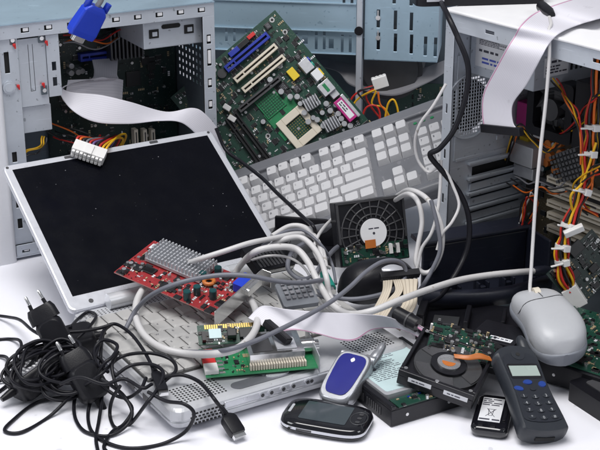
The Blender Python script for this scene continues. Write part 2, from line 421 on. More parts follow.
# drive cage on the left
x0 = 0.0
x1, zt = q(17, 40, .004); x2, zb = q(50, 104, .004); x3, zs = q(62, 95, .004); xl, zl = q(25, 135, .004)
cg = MB(); colh = []
for z, hh in ((.045, .014), (.075, .014), (.105, .014), (.14, .014), (.262, .028)): colh.append((x0+.006, x0+.0125, z, z+hh))
cg.plate(x0, x1, .022, HZ-.019, colh, Matrix.Translation((0, .0035, 0)))
cage = cg.build('drive_cage', 'zinc', tw, bevel=.0004, seg=1)
mb = MB(); mb.box(x0, x1, .0065, .008, .02, HZ-.02); mb.build('cage_shade', 'void', cage)  # dark strip painting the shade seen through the cage column's slots
mb = MB(); mb.plate(x1+.0005, x2, zb, HZ-.022, [(x1+.014, x1+.0148, zb+.02, HZ-.03), (x1+.020, x1+.0208, zb+.02, HZ-.03), (x1+.014, x1+.0208, zb+.02, zb+.0208)], Matrix.Translation((0, .006, 0)))
mb.box(x1, x2, .008, TY-.02, zb, zb+.001); mb.box(x2-.001, x2, .008, TY-.02, zb, HZ-.02)
mb.build('cage_plate', 'zinc', cage)
mb = MB(); mb.plate(x2, x3, zs, HZ-.02, [(x2+.006, x2+.012, zs+.014, zs+.026), (x2+.006, x2+.012, zs+.035, zs+.047)], Matrix.Translation((0, .003, 0))); mb.box(x3-.001, x3, .004, .1, zs, HZ-.02)
mb.build('cage_flange', 'zinc', cage)
mb = MB(); mb.box(xl, x2+.003, .010, .09, zl, zb-.001); mb.build('floppy_bay', 'zinc', cage, bevel=.001)
bx, bz = q(8.5, 87, .0035)
mb = MB(); mb.cyl((bx, .004, bz), .0085, -.004, 'y', 20); mb.cyl((bx, .0, bz), .006, -.001, 'y', 20); mb.build('screw_boss', 'zinc', cage, bevel=.0006)
for a, b in ((14, 45), (46, 42), (18, 86), (43, 84)):
    rx, rz = q(a, b, .002); mb = MB(); mb.cbox((rx, .001, rz), (.004, .003, .004)); mb.cbox((rx+.001, .001, rz-.003), (.002, .003, .004)); mb.build('red_stop', 'redp', cage, bevel=.0008)
for a, b in ((41, 38), (44, 90), (12, 40)):
    rx, rz = q(a, b, .005); mb = MB(); mb.box(rx-.004, rx+.004, .0035, .0055, rz-.006, rz+.006); mb.cyl((rx, .0035, rz), .0028, -.0015, 'y', 12, 1); mb.build('drive_screw', ['rearsteel', 'chrome'], cage)
# power supply bracket at the top right
a0, b0 = q(144, 50, .015); a1, b1 = q(201, 50, .015)
ps = MB(); ps.box(a0, WX-.002, .015, .12, b0, HZ-.021); pso = ps.build('power_supply', 'zinc', tw, bevel=.0015)
mb = MB()
for a, b in ((154, 34), (189, 29)):
    rx, rz = q(a, b, .014); mb.box(rx-.007, rx+.007, .0135, .0148, rz-.006, rz+.006); mb.box(rx-.003, rx+.004, .012, .0134, rz-.003, rz+.003, 1)
rx, rz = q(171, 26, .014); mb.prism(rrect(rx-.014, rx+.014, rz-.003, rz+.003, .003), -.0145, -.0135, 0, Matrix.Rotation(PI/2, 4, 'X'))
mb.build('bracket_slot', ['void', 'zinc'], pso)
# rear wall with vent holes
mb = MB(); hl = []
for i in range(9):
    for j in range(9): hl.append((.022+i*.0122, .022+i*.0122+.0052, .195+j*.0105, .195+j*.0105+.0052))
TR = Matrix.Translation((WX-.0012, 0, 0)) @ Matrix.Rotation(PI/2, 4, 'Z') @ Matrix.Scale(-1, 4, (0, 1, 0))
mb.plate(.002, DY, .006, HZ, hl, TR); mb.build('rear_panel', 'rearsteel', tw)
# motherboard
mb = MB(); mb.box(.10, WX-.004, TY-.003, TY-.001, .06, HZ-.02); bo = mb.build('motherboard', 'dgreen', tw)
RX = Matrix.Translation((0, TY-.003, 0)) @ Matrix.Rotation(PI/2, 4, 'X')     # local board frame: x right, y up, z out
smd('surface_components', bo, WX-.12, HZ-.1, 0, 260, 3, T=RX, x0=.11, y0=.07)
xa, za = q(77, 56, TY); xb, zb2 = q(118, 51, TY)
slot(bo, xa, min(xb, WX-.01), za, 0, 'blue', .011, .012, RX, 'memory_slot')
for a, b in ((68, 71), (75, 70), (79, 69), (68, 64)): xx, zz = q(a, b, TY); capacitor(bo, xx, zz, 0, .004, .012, 'captop', 'captop', RX)
for a in (135, 144, 152):
    xx, zz = q(a, 134, TY-.01); mb = MB(); mb.box(xx-.003, xx+.003, zz-.07, zz+.008, 0, .012); mb.box(xx-.001, xx+.001, zz-.065, zz+.004, .012, .0122, 1)
    mb.build('expansion_slot', ['ivory', 'chip2'], bo, RX)
for a, b, w in ((132, 78, .022), (144, 60, .012), (120, 50, .015), (150, 65, .012), (128, 100, .01)):
    xx, zz = q(a, b, TY); mb = MB(); mb.box(xx-w/2, xx+w/2, zz-w/2, zz+w/2, 0, .003); mb.build('chip', 'chip', bo, RX, bevel=.0004)
xx, zz = q(110, 47, TY-.03); mb = MB()
for i in range(9): mb.box(xx+i*.006, xx+i*.006+.0025, zz-.02, zz+.022, .004, .03)
mb.box(xx, xx+.051, zz-.02, zz+.022, 0, .004); mb.build('heatsink', 'hddgrey', bo, RX)
def wires(name, label, cat, starts, r=.0011, cols=('wire_r', 'wire_y', 'wire_k', 'wire_o'), seed=1, spread=.006, parent=None, n=7, fan=0):
    rd = random.Random(seed); mb = MB()
    base = cr(starts, n); m = len(base)
    for k, c in enumerate(cols):
        a = 2*PI*k/len(cols)+rd.random(); off = V((math.cos(a), math.sin(a)*.6, math.sin(a)))*spread*rd.uniform(.4, 1)
        ph2 = rd.random()*6; pts = []
        for i, p in enumerate(base):
            wob = V((math.sin(i*.35+ph2), math.cos(i*.3+ph2*2), math.sin(i*.27+ph2*1.7)))*spread*.45
            pts.append(p+off*(1-.0*fan)+wob)
        mb.tube(pts, r, 7, k)
    o = mb.build(name, list(cols), parent)
    if parent is None: tag(o, label, cat)
    return o
TLi = TL.inverted()
def tl(px, py, Y): return loc(TL, px, py, 1, Y)
wires('wiring', None, None, [tl(20, 160, .02), tl(27, 152, .02), tl(36, 150, .02), tl(43, 144, .012), tl(44, 136, .014)], cols=('wire_y', 'wire_y', 'wire_k'), parent=tw, seed=4, spread=.004)
wires('wiring', None, None, [tl(62, 40, .05), tl(78, 38, .05), tl(100, 42, .08), tl(118, 34, .1)], cols=('wire_r', 'wire_k', 'wire_k', 'wire_gr', 'wire_o'), parent=tw, seed=5, spread=.007)
wires('wiring', None, None, [tl(52, 128, .09), tl(70, 138, .08), tl(90, 150, .07), tl(120, 155, .07)], cols=('wire_k', 'wire_o', 'wire_k', 'wire_k', 'wire_r', 'wire_k'), parent=tw, seed=6, spread=.014)

# ------------------------------------------------ ribbon coming out of the left tower
def TLp(px, py, Y): return TL @ loc(TL, px, py, 1, Y)
pr = [(TLp(92, 60, .11), TLp(118, 58, .11)), (TLp(94, 72, .085), TLp(117, 74, .085)), (TLp(90, 80, .06), TLp(117, 79, .07)),
      (TLp(70, 84, .05), TLp(98, 78, .06)), (TLp(60, 92, .035), TLp(64, 86, .055)), (TLp(72, 110, .005), TLp(70, 92, .03)), (TLp(95, 122, -.012), TLp(100, 95, .01)),
      (TLp(128, 124, -.022), TLp(130, 102, -.008)), (TLp(160, 121, -.025), TLp(166, 112, -.01)), (TLp(182, 123, -.028), TLp(192, 108, -.012)),
      (TLp(200, 138, -.03), TLp(205, 114, -.014)), (TLp(214, 152, -.03), TLp(219, 132, -.015)), (TLp(224, 161, -.03), TLp(226, 157, -.02))]
mb = ribbon(pr, cols=26, stripe=False)
put(mb, 'ribbon_cable', ['ribbon', 'pink'], 'crumpled pale grey ribbon cable spilling from the left tower over the laptop screen', 'ribbon cable')
# second flat strip behind it
pr = [(TLp(66, 92, .06), TLp(68, 80, .07)), (TLp(90, 97, .06), TLp(92, 79, .07)), (TLp(112, 99, .065), TLp(113, 78, .075)), (TLp(122, 100, .075), TLp(123, 80, .085))]
put(ribbon(pr, cols=14, stripe=False), 'ribbon_cable', ['ribbon', 'pink'], 'short grey ribbon cable flat across the board inside the left tower', 'ribbon cable')

# ================================================================== middle chassis
y2 = R(-9)
O = YP(357, 170, .235); O.z = 0
TM = axes(O, V((math.cos(y2), math.sin(y2), 0)), V((-math.sin(y2), math.cos(y2), 0)))
mc = thing('computer_chassis', 'bare pale blue steel chassis with slotted drive bays, standing between the two towers', 'computer chassis', TM)
def qm(px, py, Y=0): p = loc(TM, px, py, 1, Y); return p.x, p.z
HT = .40
mb = MB(); mb.box(-.004, .005, -.006, .02, 0, HT); mb.build('post', 'zinc', mc, bevel=.0012)
mb = MB(); mb.cyl((0, -.006, qm(360, 30)[1]), .007, -.002, 'y', 20); mb.build('post_knob', 'black', mc, bevel=.0006)
xa, za = qm(363, 56); xb, zb = qm(437, 66)
hl = []
for px, p0, p1 in ((378, 10, 28), (378, 33, 50), (395, 11, 30), (395, 34, 52), (394, -12, 4), (411, 13, 31), (411, 35, 54), (411, -12, 6), (425, 37, 56), (435, 38, 57)):
    x, zA = qm(px, p1); _, zB = qm(px, p0); hl.append((x-.0025, x+.0025, zA, zB))
mb = MB(); mb.plate(.008, xb, (za+zb)/2, HT, hl, Matrix.Translation((0, .002, 0)))
mb.box(.008, xb, .0025, .12, (za+zb)/2-.001, (za+zb)/2); mb.box(xb-.0012, xb, .0035, .12, (za+zb)/2, HT)
bay = mb.build('drive_bay', 'bluesteel', mc, bevel=.0005, seg=1)
mb = MB()
for px, py in ((378, 18), (378, 38)):
    x, z = qm(px, py); mb.cyl((x, .002, z), .0038, -.002, 'y', 14); mb.box(x-.0008, x+.0008, -.0015, .001, z+.003, z+.012)
mb.build('bay_screw', 'chrome', bay)
# left bay, lower and set a little further back
xc, zc = qm(215, 46, .01); xd, zd = qm(353, 57, .01)
hl = []
for px, p0, p1 in ((316, 32, 50), (324, 32, 50), (342, 35, 53), (350, 36, 53), (344, -9, 4), (352, -9, 5), (296, 33, 40)):
    x, zA = qm(px, p1, .01); _, zB = qm(px, p0, .01); hl.append((x-.0022, x+.0022, zA, zB))
x, zA = qm(331, 44, .01); hl.append((x-.004, x+.004, zA-.008, zA+.008)); x, zA = qm(305, 40, .01); hl.append((x-.005, x+.004, zA-.007, zA+.007))
_, zr = qm(330, 31, .01); _, zr2 = qm(330, 3, .01)
for px in (226, 234, 246, 254): x, zA = qm(px, 33, .01); hl.append((x-.002, x+.002, zA-.014, zA+.008))
mb = MB(); mb.plate(xc-.05, -.006, (zc+zd)/2, zr, hl, Matrix.Translation((0, .012, 0)))
mb.plate(xc-.05, -.006, zr+.0015, HT, [(h[0], h[1], h[2], h[3]) for h in hl if h[2] > zr], Matrix.Translation((0, .009, 0)))
mb.box(xc-.05, -.006, .0045, .0085, zr+.0002, zr+.0016); mb.box(xc-.05, -.006, .006, .011, zr2-.001, zr2+.001)
mb.box(xc-.05, -.006, .008, .13, (zc+zd)/2-.0012, (zc+zd)/2)
mb.build('drive_bay', 'bluesteel', mc, bevel=.0005, seg=1)
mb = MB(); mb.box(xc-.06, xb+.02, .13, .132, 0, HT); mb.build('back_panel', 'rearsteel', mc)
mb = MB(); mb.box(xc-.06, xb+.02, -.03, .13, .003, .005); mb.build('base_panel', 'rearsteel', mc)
# boards and drum inside
mb = MB(); x, z = qm(418, 92, .07); mb.box(x-.05, x+.06, .07, .072, 0.01, z+.015); bo = mb.build('circuit_board', 'dgreen', mc)
smd('surface_components', bo, .11, z, 0, 120, 5, T=Matrix.Translation((x-.05, .07, .01)) @ Matrix.Rotation(PI/2, 4, 'X'))
mb = MB(); x, z = qm(392, 64, .06); mb.cyl((x, .03, z), .052, .08, 'y', 40); mb.cyl((x, .029, z), .045, -.004, 'y', 40); mb.build('fan_cylinder', 'hddgrey', mc, bevel=.002)
def TMp(px, py, Y): return TM @ loc(TM, px, py, 1, Y)
# big grey ribbon hanging inside
pr = [(TMp(318, 66, .05), TMp(322, 58, .07)), (TMp(338, 72, .04), TMp(340, 62, .06)), (TMp(352, 86, .03), TMp(360, 66, .05)), (TMp(392, 96, .02), TMp(378, 70, .045)), (TMp(425, 84, .02), TMp(415, 70, .04)), (TMp(446, 72, .02), TMp(446, 60, .04))]
put(ribbon(pr, cols=18), 'ribbon_cable', ['wire_gr', 'wire_gr'], 'dark grey ribbon cable sagging beneath the blue drive bays', 'ribbon cable')
# power leads with a white plug
root = thing('power_lead', 'red and yellow power leads with a white plug below the blue drive bays', 'power lead', Matrix.Translation(TMp(380, 130, -.03)))
mi = root.matrix_world.inverted()
def rl(px, py, Y): return mi @ TMp(px, py, Y)
mb = MB(); a = rl(380, 82, -.02); Tq = Matrix.Translation(a) @ Matrix.Rotation(R(-18), 4, 'Y')
mb.box(-.012, .012, -.006, .006, -.009, .009, 0, Tq)
for k in range(4): mb.cyl((-.009+k*.006, 0, .0085), .0022, .002, 'z', 10, 0, Tq)
mb.build('plug', 'nylon', root, bevel=.001)
for k, (c, pts) in enumerate((('wire_r', [(373, 86), (362, 90), (352, 98), (350, 110), (358, 120)]), ('wire_r', [(374, 88), (366, 96), (372, 108), (382, 120)]), ('wire_y', [(375, 90), (362, 96), (354, 104), (352, 116)]), ('wire_y', [(376, 91), (372, 104), (384, 108), (392, 122)]), ('wire_k', [(374, 87), (358, 92), (366, 104), (362, 122)]), ('wire_o', [(378, 92), (380, 104), (386, 112), (388, 126)]), ('wire_y', [(384, 124), (388, 104), (394, 100), (398, 112), (396, 126)]), ('wire_r', [(360, 124), (366, 108), (376, 106), (380, 116), (376, 128)]))):
    mb = MB(); mb.tube(cr([rl(x, y, -.02-.004*k) for x, y in pts], 8), .0016, 7); mb.build('wire', c, root)

# ================================================================== right tower
HR = .362
A = G(447, 8, HR); B = G(600, 47, HR); A.z = 0; B.z = 0
X = (B-A).normalized()
TRT = axes(A, X, V((-X.y, X.x, 0)))
rt = thing('computer_tower', 'opened computer tower with a white top and a loose ribbon hanging over it', 'computer tower', TRT)
def qr(px, py, Y): p = loc(TRT, px, py, 1, Y); return p.x, p.z
DR, WR, TRY = .21, .43, .15
mb = MB(); mb.box(-.003, WR, -.004, DR+.003, HR-.004, HR); mb.build('top_panel', 'whitemetal', rt, bevel=.0015)
mb = MB(); mb.plate(.0, WR, HR-.026, HR-.0045, [(.07+i*.085, .085+i*.085, HR-.018, HR-.014) for i in range(4)], Matrix.Translation((0, -.001, 0)))
mb.plate(0, .016, .006, HR-.026, [(.006, .009, .05+i*.06, .062+i*.06) for i in range(4)], Matrix.Translation((0, -.001, 0)))
mb.box(0, .0012, .0005, .016, .006, HR-.026)
mb.box(.0, WR, .0005, .012, HR-.0265, HR-.0255); mb.build('frame_rail', 'zinc', rt, bevel=.0005, seg=1)
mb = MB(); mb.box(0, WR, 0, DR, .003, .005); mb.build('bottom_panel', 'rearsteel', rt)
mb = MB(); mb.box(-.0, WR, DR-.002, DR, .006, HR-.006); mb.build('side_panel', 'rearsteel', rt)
# rear wall (plane x = 0.001) with fan grille and card openings
def qx(px, py): p = loc(TRT, px, py, 0, .0015); return p.y, p.z
gy, gz = qx(470, 106); hl = []
for i in range(-9, 10):
    for j in range(-9, 10):
        if i*i+j*j < 80: hl.append((gy+i*.0045-.0015, gy+i*.0045+.0015, gz+j*.0045-.0015, gz+j*.0045+.0015))
c0, c1z = qx(472, 205); c2, c3 = qx(512, 188)
for k in range(4): hl.append((.055, .145, .145-.021*k-.012 if k else .133, .145-.021*k))
hl = [h for h in hl if h[0] > .004]
TX = Matrix.Rotation(PI/2, 4, 'Z') @ Matrix.Scale(-1, 4, (0, 1, 0))
mb = MB(); mb.plate(.002, DR-.003, .006, HR-.006, hl, TX); mb.box(.0012, .0026, .02, .024, .16, .30); mb.box(.0012, .0026, .024, .15, .158, .162); mb.box(.0012, .003, .095, .125, .175, .181); rp = mb.build('rear_panel', 'zinc', rt, bevel=.0005, seg=1)
mb = MB()
for k in (1, 2, 3): mb.box(.0015, .004, .05, .15, .145-.021*k-.011, .145-.021*k-.001)
for k in range(5): mb.box(.0015, .007, .045, .15, .150-.021*k, .1535-.021*k)
mb.build('slot_cover', 'zinc', rp, bevel=.0006)
mb = MB(); mb.box(-.006, -.004, .03, .165, .03, .165); mb.build('slot_shade', 'void', rp)  # dark sheet added behind the card openings so they look shaded
mb = MB(); mb.cyl((-.010, gy, gz), .034, .008, 'x', 32); mb.build('fan_cylinder', 'void', rp)  # dark disc added behind the grille holes in place of shade
mb = MB(); mb.tube([V((.002, gy+.043*math.cos(t*PI/20), gz+.043*math.sin(t*PI/20))) for t in range(41)], .0016, 6, caps=False)
for a in (45, 135, 225, 315): mb.cyl((.0015, gy+.04*math.cos(R(a)), gz+.04*math.sin(R(a))), .003, .0015, 'x', 10)
mb.build('fan_grille', 'zinc', rp)
# power supply
y0 = .04
xa, zt = qr(474, 32, y0); xb, zb = qr(533, 92, y0)
xa = .003
ps = MB(); ps.box(xa, xb, y0, DR-.006, zb, HR-.028); pso = ps.build('power_supply', 'zinc', rt, bevel=.001)
xl0, zl0 = qr(475, 72, y0); xl1, zl1 = qr(531, 84, y0); _, ztop = qr(475, 28, y0)
mb = MB(); mb.box(xl0, xl1-.035, y0-.0004, y0-.0001, zb+.012, HR-.031)
RP = Matrix.Translation((0, y0-.0005, 0)) @ Matrix.Rotation(PI/2, 4, 'X')
lab = mb.build('paper_label', 'paper', pso)
mb = MB(); lines(mb, xl0+.006, xl1-.04, zb+.04, HR-.036, .0, 6, 0, 3); lines(mb, xl0+.006, xl1-.04, zb+.03, zb+.036, 0, 1, 0, 4)
lines(mb, xl0+.012, xl0+.05, zb+.016, zb+.026, .0, 2, 1, 5, 1)
for i in range(5): mb.box(xl0+.006, xl1-.04, zb+.046+i*.0055, zb+.0463+i*.0055, 0, .0001)
mb.build('label_print', ['ink', 'blueink'], lab, RP)
RE = Matrix.Translation((xb+.0006, 0, 0)) @ Matrix(((0, 0, 1, 0), (1, 0, 0, 0), (0, 1, 0, 0), (0, 0, 0, 1)))
def qe(px, py): p = loc(TRT, px, py, 0, xb); return p.y, p.z
e0, f0 = qe(543, 78); e1, f1 = qe(568, 66)
mb = MB(); mb.box(e0, e1, f0, f0+.024, 0, .0003, 0); lines(mb, e0+.003, e1-.003, f0+.003, f0+.014, .0004, 3, 1, 8); lines(mb, e0+.012, e1-.003, f0+.015, f0+.021, .0004, 1, 1, 9)
mb.build('spec_label', ['paper', 'ink'], pso, RE)
mb = MB()
for i in range(7):
    y = e1+.004+i*.0085
    if y < DR-.015: mb.box(y, y+.0035, zb+.018, HR-.05, -.0002, .0004)
mb.build('vent_slot', 'void', pso, RE)
# motherboard facing the open side
mb = MB(); mb.box(.008, WR-.06, TRY, TRY+.002, .02, zb+.03); bo = mb.build('motherboard', 'olive', rt)
RB = Matrix.Translation((0, TRY-.0005, 0)) @ Matrix.Rotation(PI/2, 4, 'X')
smd('surface_components', bo, .34, .2, 0, 420, 11, T=RB, x0=.01, y0=.02)
for i, py in enumerate((178, 190, 202, 214, 227)):
    xx, zz = qr(548, py, TRY-.012); slot(bo, max(.015, xx), max(.015, xx)+.12, zz, 0, 'ivory', .0085, .014, RB)
xx, zz = qr(517, 155, TRY-.03); mb = MB(); mb.box(.004, .045, zz-.012, zz+.016, 0, .03); mb.box(.004, .04, zz-.032, zz-.016, 0, .022); mb.build('port_block', 'alu', bo, RB, bevel=.001)
xx, zz = qr(520, 145, TRY-.02); mb = MB(); mb.box(.004, .02, zz, zz+.01, 0, .014); mb.build('audio_port', 'yellow', bo, RB, bevel=.001)
xx, zz = qr(517, 118, TRY-.03); mb = MB(); mb.box(.004, .03, zz-.012, zz+.02, 0, .022); mb.build('parallel_port', 'magenta', bo, RB, bevel=.001)
rd = random.Random(2)
for i in range(16):
    a, b = rd.uniform(522, 596), rd.uniform(120, 185); xx, zz = qr(a, b, TRY)
    if xx < .02 or zz < .03: continue
    capacitor(bo, xx, zz, 0, rd.uniform(.003, .0048), rd.uniform(.008, .014), rd.choice(('captop', 'chip2', 'cap')), 'captop', RB)
for i in range(9):
    a, b = rd.uniform(535, 570), rd.uniform(125, 175); xx, zz = qr(a, b, TRY)
    mb = MB(); mb.cyl((xx, zz, 0), .006, .008, n=14); mb.build('choke_coil', 'orange', bo, RB)
# processor fan
xx, zz = qr(549, 110, .085)
RF = Matrix.Translation((xx, .085, zz)) @ Matrix.Rotation(PI/2, 4, 'X')
mb = MB(); n = 32
ro = [(x, y) for x, y in rrect(-.038, .038, -.038, .038, .006, 7)]; ri = [(.035*math.cos(math.atan2(y, x)), .035*math.sin(math.atan2(y, x))) for x, y in ro]
vs = [(x, y, 0) for x, y in ro]+[(x, y, 0) for x, y in ri]+[(x, y, -.022) for x, y in ro]+[(x, y, -.022) for x, y in ri]; n = len(ro); fs = []
for i in range(n):
    j = (i+1) % n; fs += [(i, j, n+j, n+i), (i, 2*n+i, 2*n+j, j), (n+i, n+j, 3*n+j, 3*n+i)]
mb.add(vs, fs); fan = mb.build('fan', 'black', rt, RF)
mb = MB(); mb.cyl((0, 0, -.018), .014, .017, n=24)
for k in range(7):
    a0 = 2*PI*k/7; vs = []
    for i in range(6):
        rr = .013+.021*i/5
        for s, zz2 in ((-.25, -.017), (.42, -.004)): vs.append((rr*math.cos(a0+s+i*.05), rr*math.sin(a0+s+i*.05), zz2))
    mb.add(vs, [(2*i, 2*i+1, 2*i+3, 2*i+2) for i in range(5)])
mb.build('fan_rotor', 'chip2', fan)
mb = MB(); mb.box(-.034, .034, -.034, .034, -.05, -.024)
for i in range(12): mb.box(-.038+i*.0062, -.0355+i*.0062, -.036, .036, -.024, -.0225)
mb.build('heatsink', 'alu', fan)
# drive housing beside the fan
xx, zz = qr(574, 108, .08); mb = MB(); mb.box(xx, xx+.12, .08, DR-.01, zz-.05, zz+.035); mb.build('drive_housing', 'hdd', rt, bevel=.001)
for px, py, m_, w_, h_ in ((536, 135, 'nylon', .012, .008), (560, 190, 'nylon', .016, .007), (575, 186, 'chip', .018, .018), (530, 188, 'chip', .012, .012), (545, 182, 'chip2', .03, .008), (592, 205, 'chip', .03, .03)):
    xx, zz = qr(px, py, TRY-.01)
    if xx > .012:
        mb = MB(); mb.box(xx-w_/2, xx+w_/2, zz-h_/2, zz+h_/2, 0, .009); mb.build('connector' if m_ == 'nylon' else 'chip', m_, bo, RB, bevel=.0005)
# loose gridded heatsink
xx, zz = qr(568, 165, .05)
RH = Matrix.Translation((xx, .05, zz)) @ Matrix.Rotation(PI/2, 4, 'X') @ Matrix.Rotation(R(28), 4, 'Z')
mb = MB(); mb.box(-.024, .024, -.018, .018, -.012, -.008)
for i in range(8):
    for j in range(6): mb.box(-.0235+i*.006, -.0235+i*.006+.0038, -.0175+j*.006, -.0175+j*.006+.0038, -.008, .004)
mb.build('pin_heatsink', 'hddgrey', bo, Matrix.Translation((0, 0, 0)) @ RH)
def TRp(px, py, Y): return TRT @ loc(TRT, px, py, 1, Y)
def trl(px, py, Y): return loc(TRT, px, py, 1, Y)
wires('wiring', None, None, [trl(553, 80, .06), trl(562, 90, .05), trl(566, 100, .04), trl(574, 112, .04), trl(580, 130, .04), trl(581, 163, .045)], cols=('wire_r', 'wire_y', 'wire_k', 'wire_o'), parent=rt, seed=8, spread=.004)
wires('wiring', None, None, [trl(505, 160, .12), trl(520, 128, .1), trl(532, 138, .1), trl(548, 150, .09), trl(560, 140, .1)], cols=('wire_o', 'wire_k', 'wire_y', 'wire_k'), parent=rt, seed=9, spread=.006)
wires('wiring', None, None, [trl(520, 230, .08), trl(524, 205, .08), trl(530, 196, .08), trl(536, 205, .09), trl(528, 220, .09)], cols=('wire_o', 'wire_w', 'wire_k', 'wire_r'), parent=rt, seed=10, spread=.005)

wires('wiring', None, None, [trl(600, 95, .05), trl(588, 104, .06), trl(580, 118, .07), trl(566, 132, .09), trl(556, 128, .11)], cols=('wire_y', 'wire_k', 'wire_r', 'wire_k'), parent=rt, seed=14, spread=.006)
wires('wiring', None, None, [trl(512, 182, .10), trl(526, 190, .09), trl(540, 186, .09), trl(552, 192, .1), trl(566, 188, .11)], cols=('wire_k', 'wire_gr', 'wire_k', 'wire_o'), parent=rt, seed=15, spread=.006)
wires('wiring', None, None, [trl(600, 170, .03), trl(588, 178, .04), trl(578, 190, .05), trl(582, 206, .06), trl(594, 214, .07)], cols=('wire_r', 'wire_k', 'wire_y', 'wire_k', 'wire_o'), parent=rt, seed=16, spread=.007)
# ================================================================== standing green motherboard
P0 = YP(275, 10, .16); Pb = G(273, 214, .002)
e = (P0-Pb).normalized(); h = V((1, .06, 0)); h = (h-e*h.dot(e)).normalized()
X = h*.655-e*.755; Y = h*.755+e*.655
TG = axes(P0, X, Y)
gb = thing('motherboard', 'green motherboard with blue and ivory slots, propped on edge behind the desktop keyboard', 'motherboard', TG)
BA, BB = .232, .205
mb = MB(); mb.box(0, BA, -BB, 0, -.0018, 0); mb.build('circuit_board', 'green', gb)
def bl(px, py, z=0): return loc(TG, px, py, 2, z)
def rot_at(p, a): return Matrix.Translation((p.x, p.y, 0)) @ Matrix.Rotation(a, 4, 'Z')
avoid = []
smd('surface_components', gb, BA, BB, 0, 1000, 21, T=Matrix.Translation((0, -BB, 0)), mats=('chip', 'tan', 'solder', 'paper', 'chip2'))
for (a, b, c, d, col, w) in ((226, 70, 268, 35, 'blue', .011), (235, 81, 276, 46, 'ivory', .0095), (243, 91, 284, 57, 'ivory', .0095), (239, 111, 280, 78, 'chip2', .0085)):
    p = bl(a, b, .006); q2 = bl(c, d, .006); dd = q2-p
    slot(gb, 0, dd.length, 0, 0, col, w, .012, rot_at(p, math.atan2(dd.y, dd.x)))
for (a, b, c, d) in ((227, 118, 262, 166), (234, 113, 270, 160)):
    p = bl(a, b, .005); q2 = bl(c, d, .005); dd = q2-p
    slot(gb, 0, dd.length*1.15, 0, 0, 'chip', .0075, .009, rot_at(p, math.atan2(dd.y, dd.x)), 'memory_slot')
for a, b in ((232, 119), (227, 108)):
    p = bl(a, b, .003); mb = MB(); mb.box(-.006, .006, -.004, .004, 0, .012); mb.build('socket_latch', 'nylon', gb, rot_at(p, .3), bevel=.001)
def blk(name, mats, px, py, wx, wy, hz, z0=0, bev=.0005, rot=0):
    p = bl(px, py, hz*.6); mb = MB(); mb.box(-wx/2, wx/2, -wy/2, wy/2, z0, hz)
    return mb.build(name, mats, gb, rot_at(p, rot), bevel=bev), p
blk('connector', 'blue', 234, 52, .008, .018, .01); blk('connector', 'redp', 251, 36, .006, .013, .009); blk('connector', 'chip', 243, 44, .008, .02, .009)
o, p = blk('chipset', 'lgreen', 270, 103, .036, .036, .003)
mb = MB()
for i in range(9): mb.box(-.016, .016, -.0155+i*.0037, -.0147+i*.0037, .003, .0034); mb.box(-.0155+i*.0037, -.0147+i*.0037, -.016, .016, .0031, .0035)
mb.build('grid_print', 'green', gb, rot_at(p, 0))
blk('bare_board_patch', 'lgreen', 287, 118, .05, .05, .0012)
# processor socket as a frame
p = bl(299, 127, .004); mb = MB()
for bx in ((-.026, .026, .014, .024), (-.026, .026, -.024, -.014), (-.026, -.014, -.014, .014), (.014, .026, -.014, .014)): mb.box(*bx, 0, .007)
mb.build('processor_socket', 'ivory', gb, rot_at(p, 0), bevel=.0008)
mb = MB(); mb.box(-.0135, .0135, -.0135, .0135, 0, .003)
for i in range(7):
    for j in range(7): mb.cyl((-.011+i*.0037, -.011+j*.0037, .003), .0008, .0006, n=6, mi=1)
mb.build('socket_floor', ['green', 'gold'], gb, rot_at(p, 0))
blk('battery_holder', 'yellow', 293, 74, .018, .012, .007)
for a, b, s in ((283, 87, .014), (297, 89, .012), (268, 26, .01), (298, 57, .009), (262, 52, .007), (286, 38, .008), (309, 96, .008), (256, 88, .006)):
    o, p = blk('chip', 'chip', a, b, s, s, .0025)
    if s >= .009: mb = MB(); lines(mb, -s*.36, s*.36, -s*.3, s*.3, .0026, 4, seed=int(a)); mb.build('chip_print', 'wire_gr', o)
# ports on the long right edge
o, p = blk('port_block', 'alu', 306, 66, .02, .016, .016); mb = MB(); mb.cyl((.004, .008, .008), .0045, .003, 'y', 14, 0); mb.build('keyboard_port', 'teal', o); mb = MB(); mb.cyl((-.005, .008, .008), .0045, .003, 'y', 14); mb.build('mouse_port', 'blue', o)
o, p = blk('port_block', 'paper', 317, 75, .016, .013, .014); mb = MB(); mb.box(-.006, .006, .0066, .009, .003, .011); mb.build('port_face', 'yellow', o)
o, p = blk('network_port', 'alu', 326, 88, .02, .02, .017); mb = MB(); mb.box(-.007, .007, -.003, .002, .017, .0173); mb.build('green_mark', 'lgreen', o)
o, p = blk('parallel_port', 'magenta', 345, 110, .038, .014, .017); mb = MB(); mb.box(-.015, .015, -.004, .005, .017, .0172); mb.build('paper_label', 'paper', o)
mb = MB(); lines(mb, -.013, .013, -.003, .004, .0174, 2, seed=4); mb.build('label_print', 'ink', o)
mb = MB(); mb.box(-.021, .021, .0072, .0125, .002, .016); mb.build('port_shell', 'alu', o, bevel=.001)
blk('audio_port', 'chip', 368, 128, .02, .012, .014); blk('serial_port', 'alu', 334, 94, .012, .012, .012)
for a, b in ((311, 103), (331, 124)):
    p = bl(a, b, .01); mb = MB(); mb.box(-.011, .011, -.009, .009, 0, .004)
    for i in range(6): mb.box(-.011+i*.0042, -.0098+i*.0042, -.009, .009, .004, .02)
    mb.build('heatsink', 'alu', gb, rot_at(p, PI/2-.2))
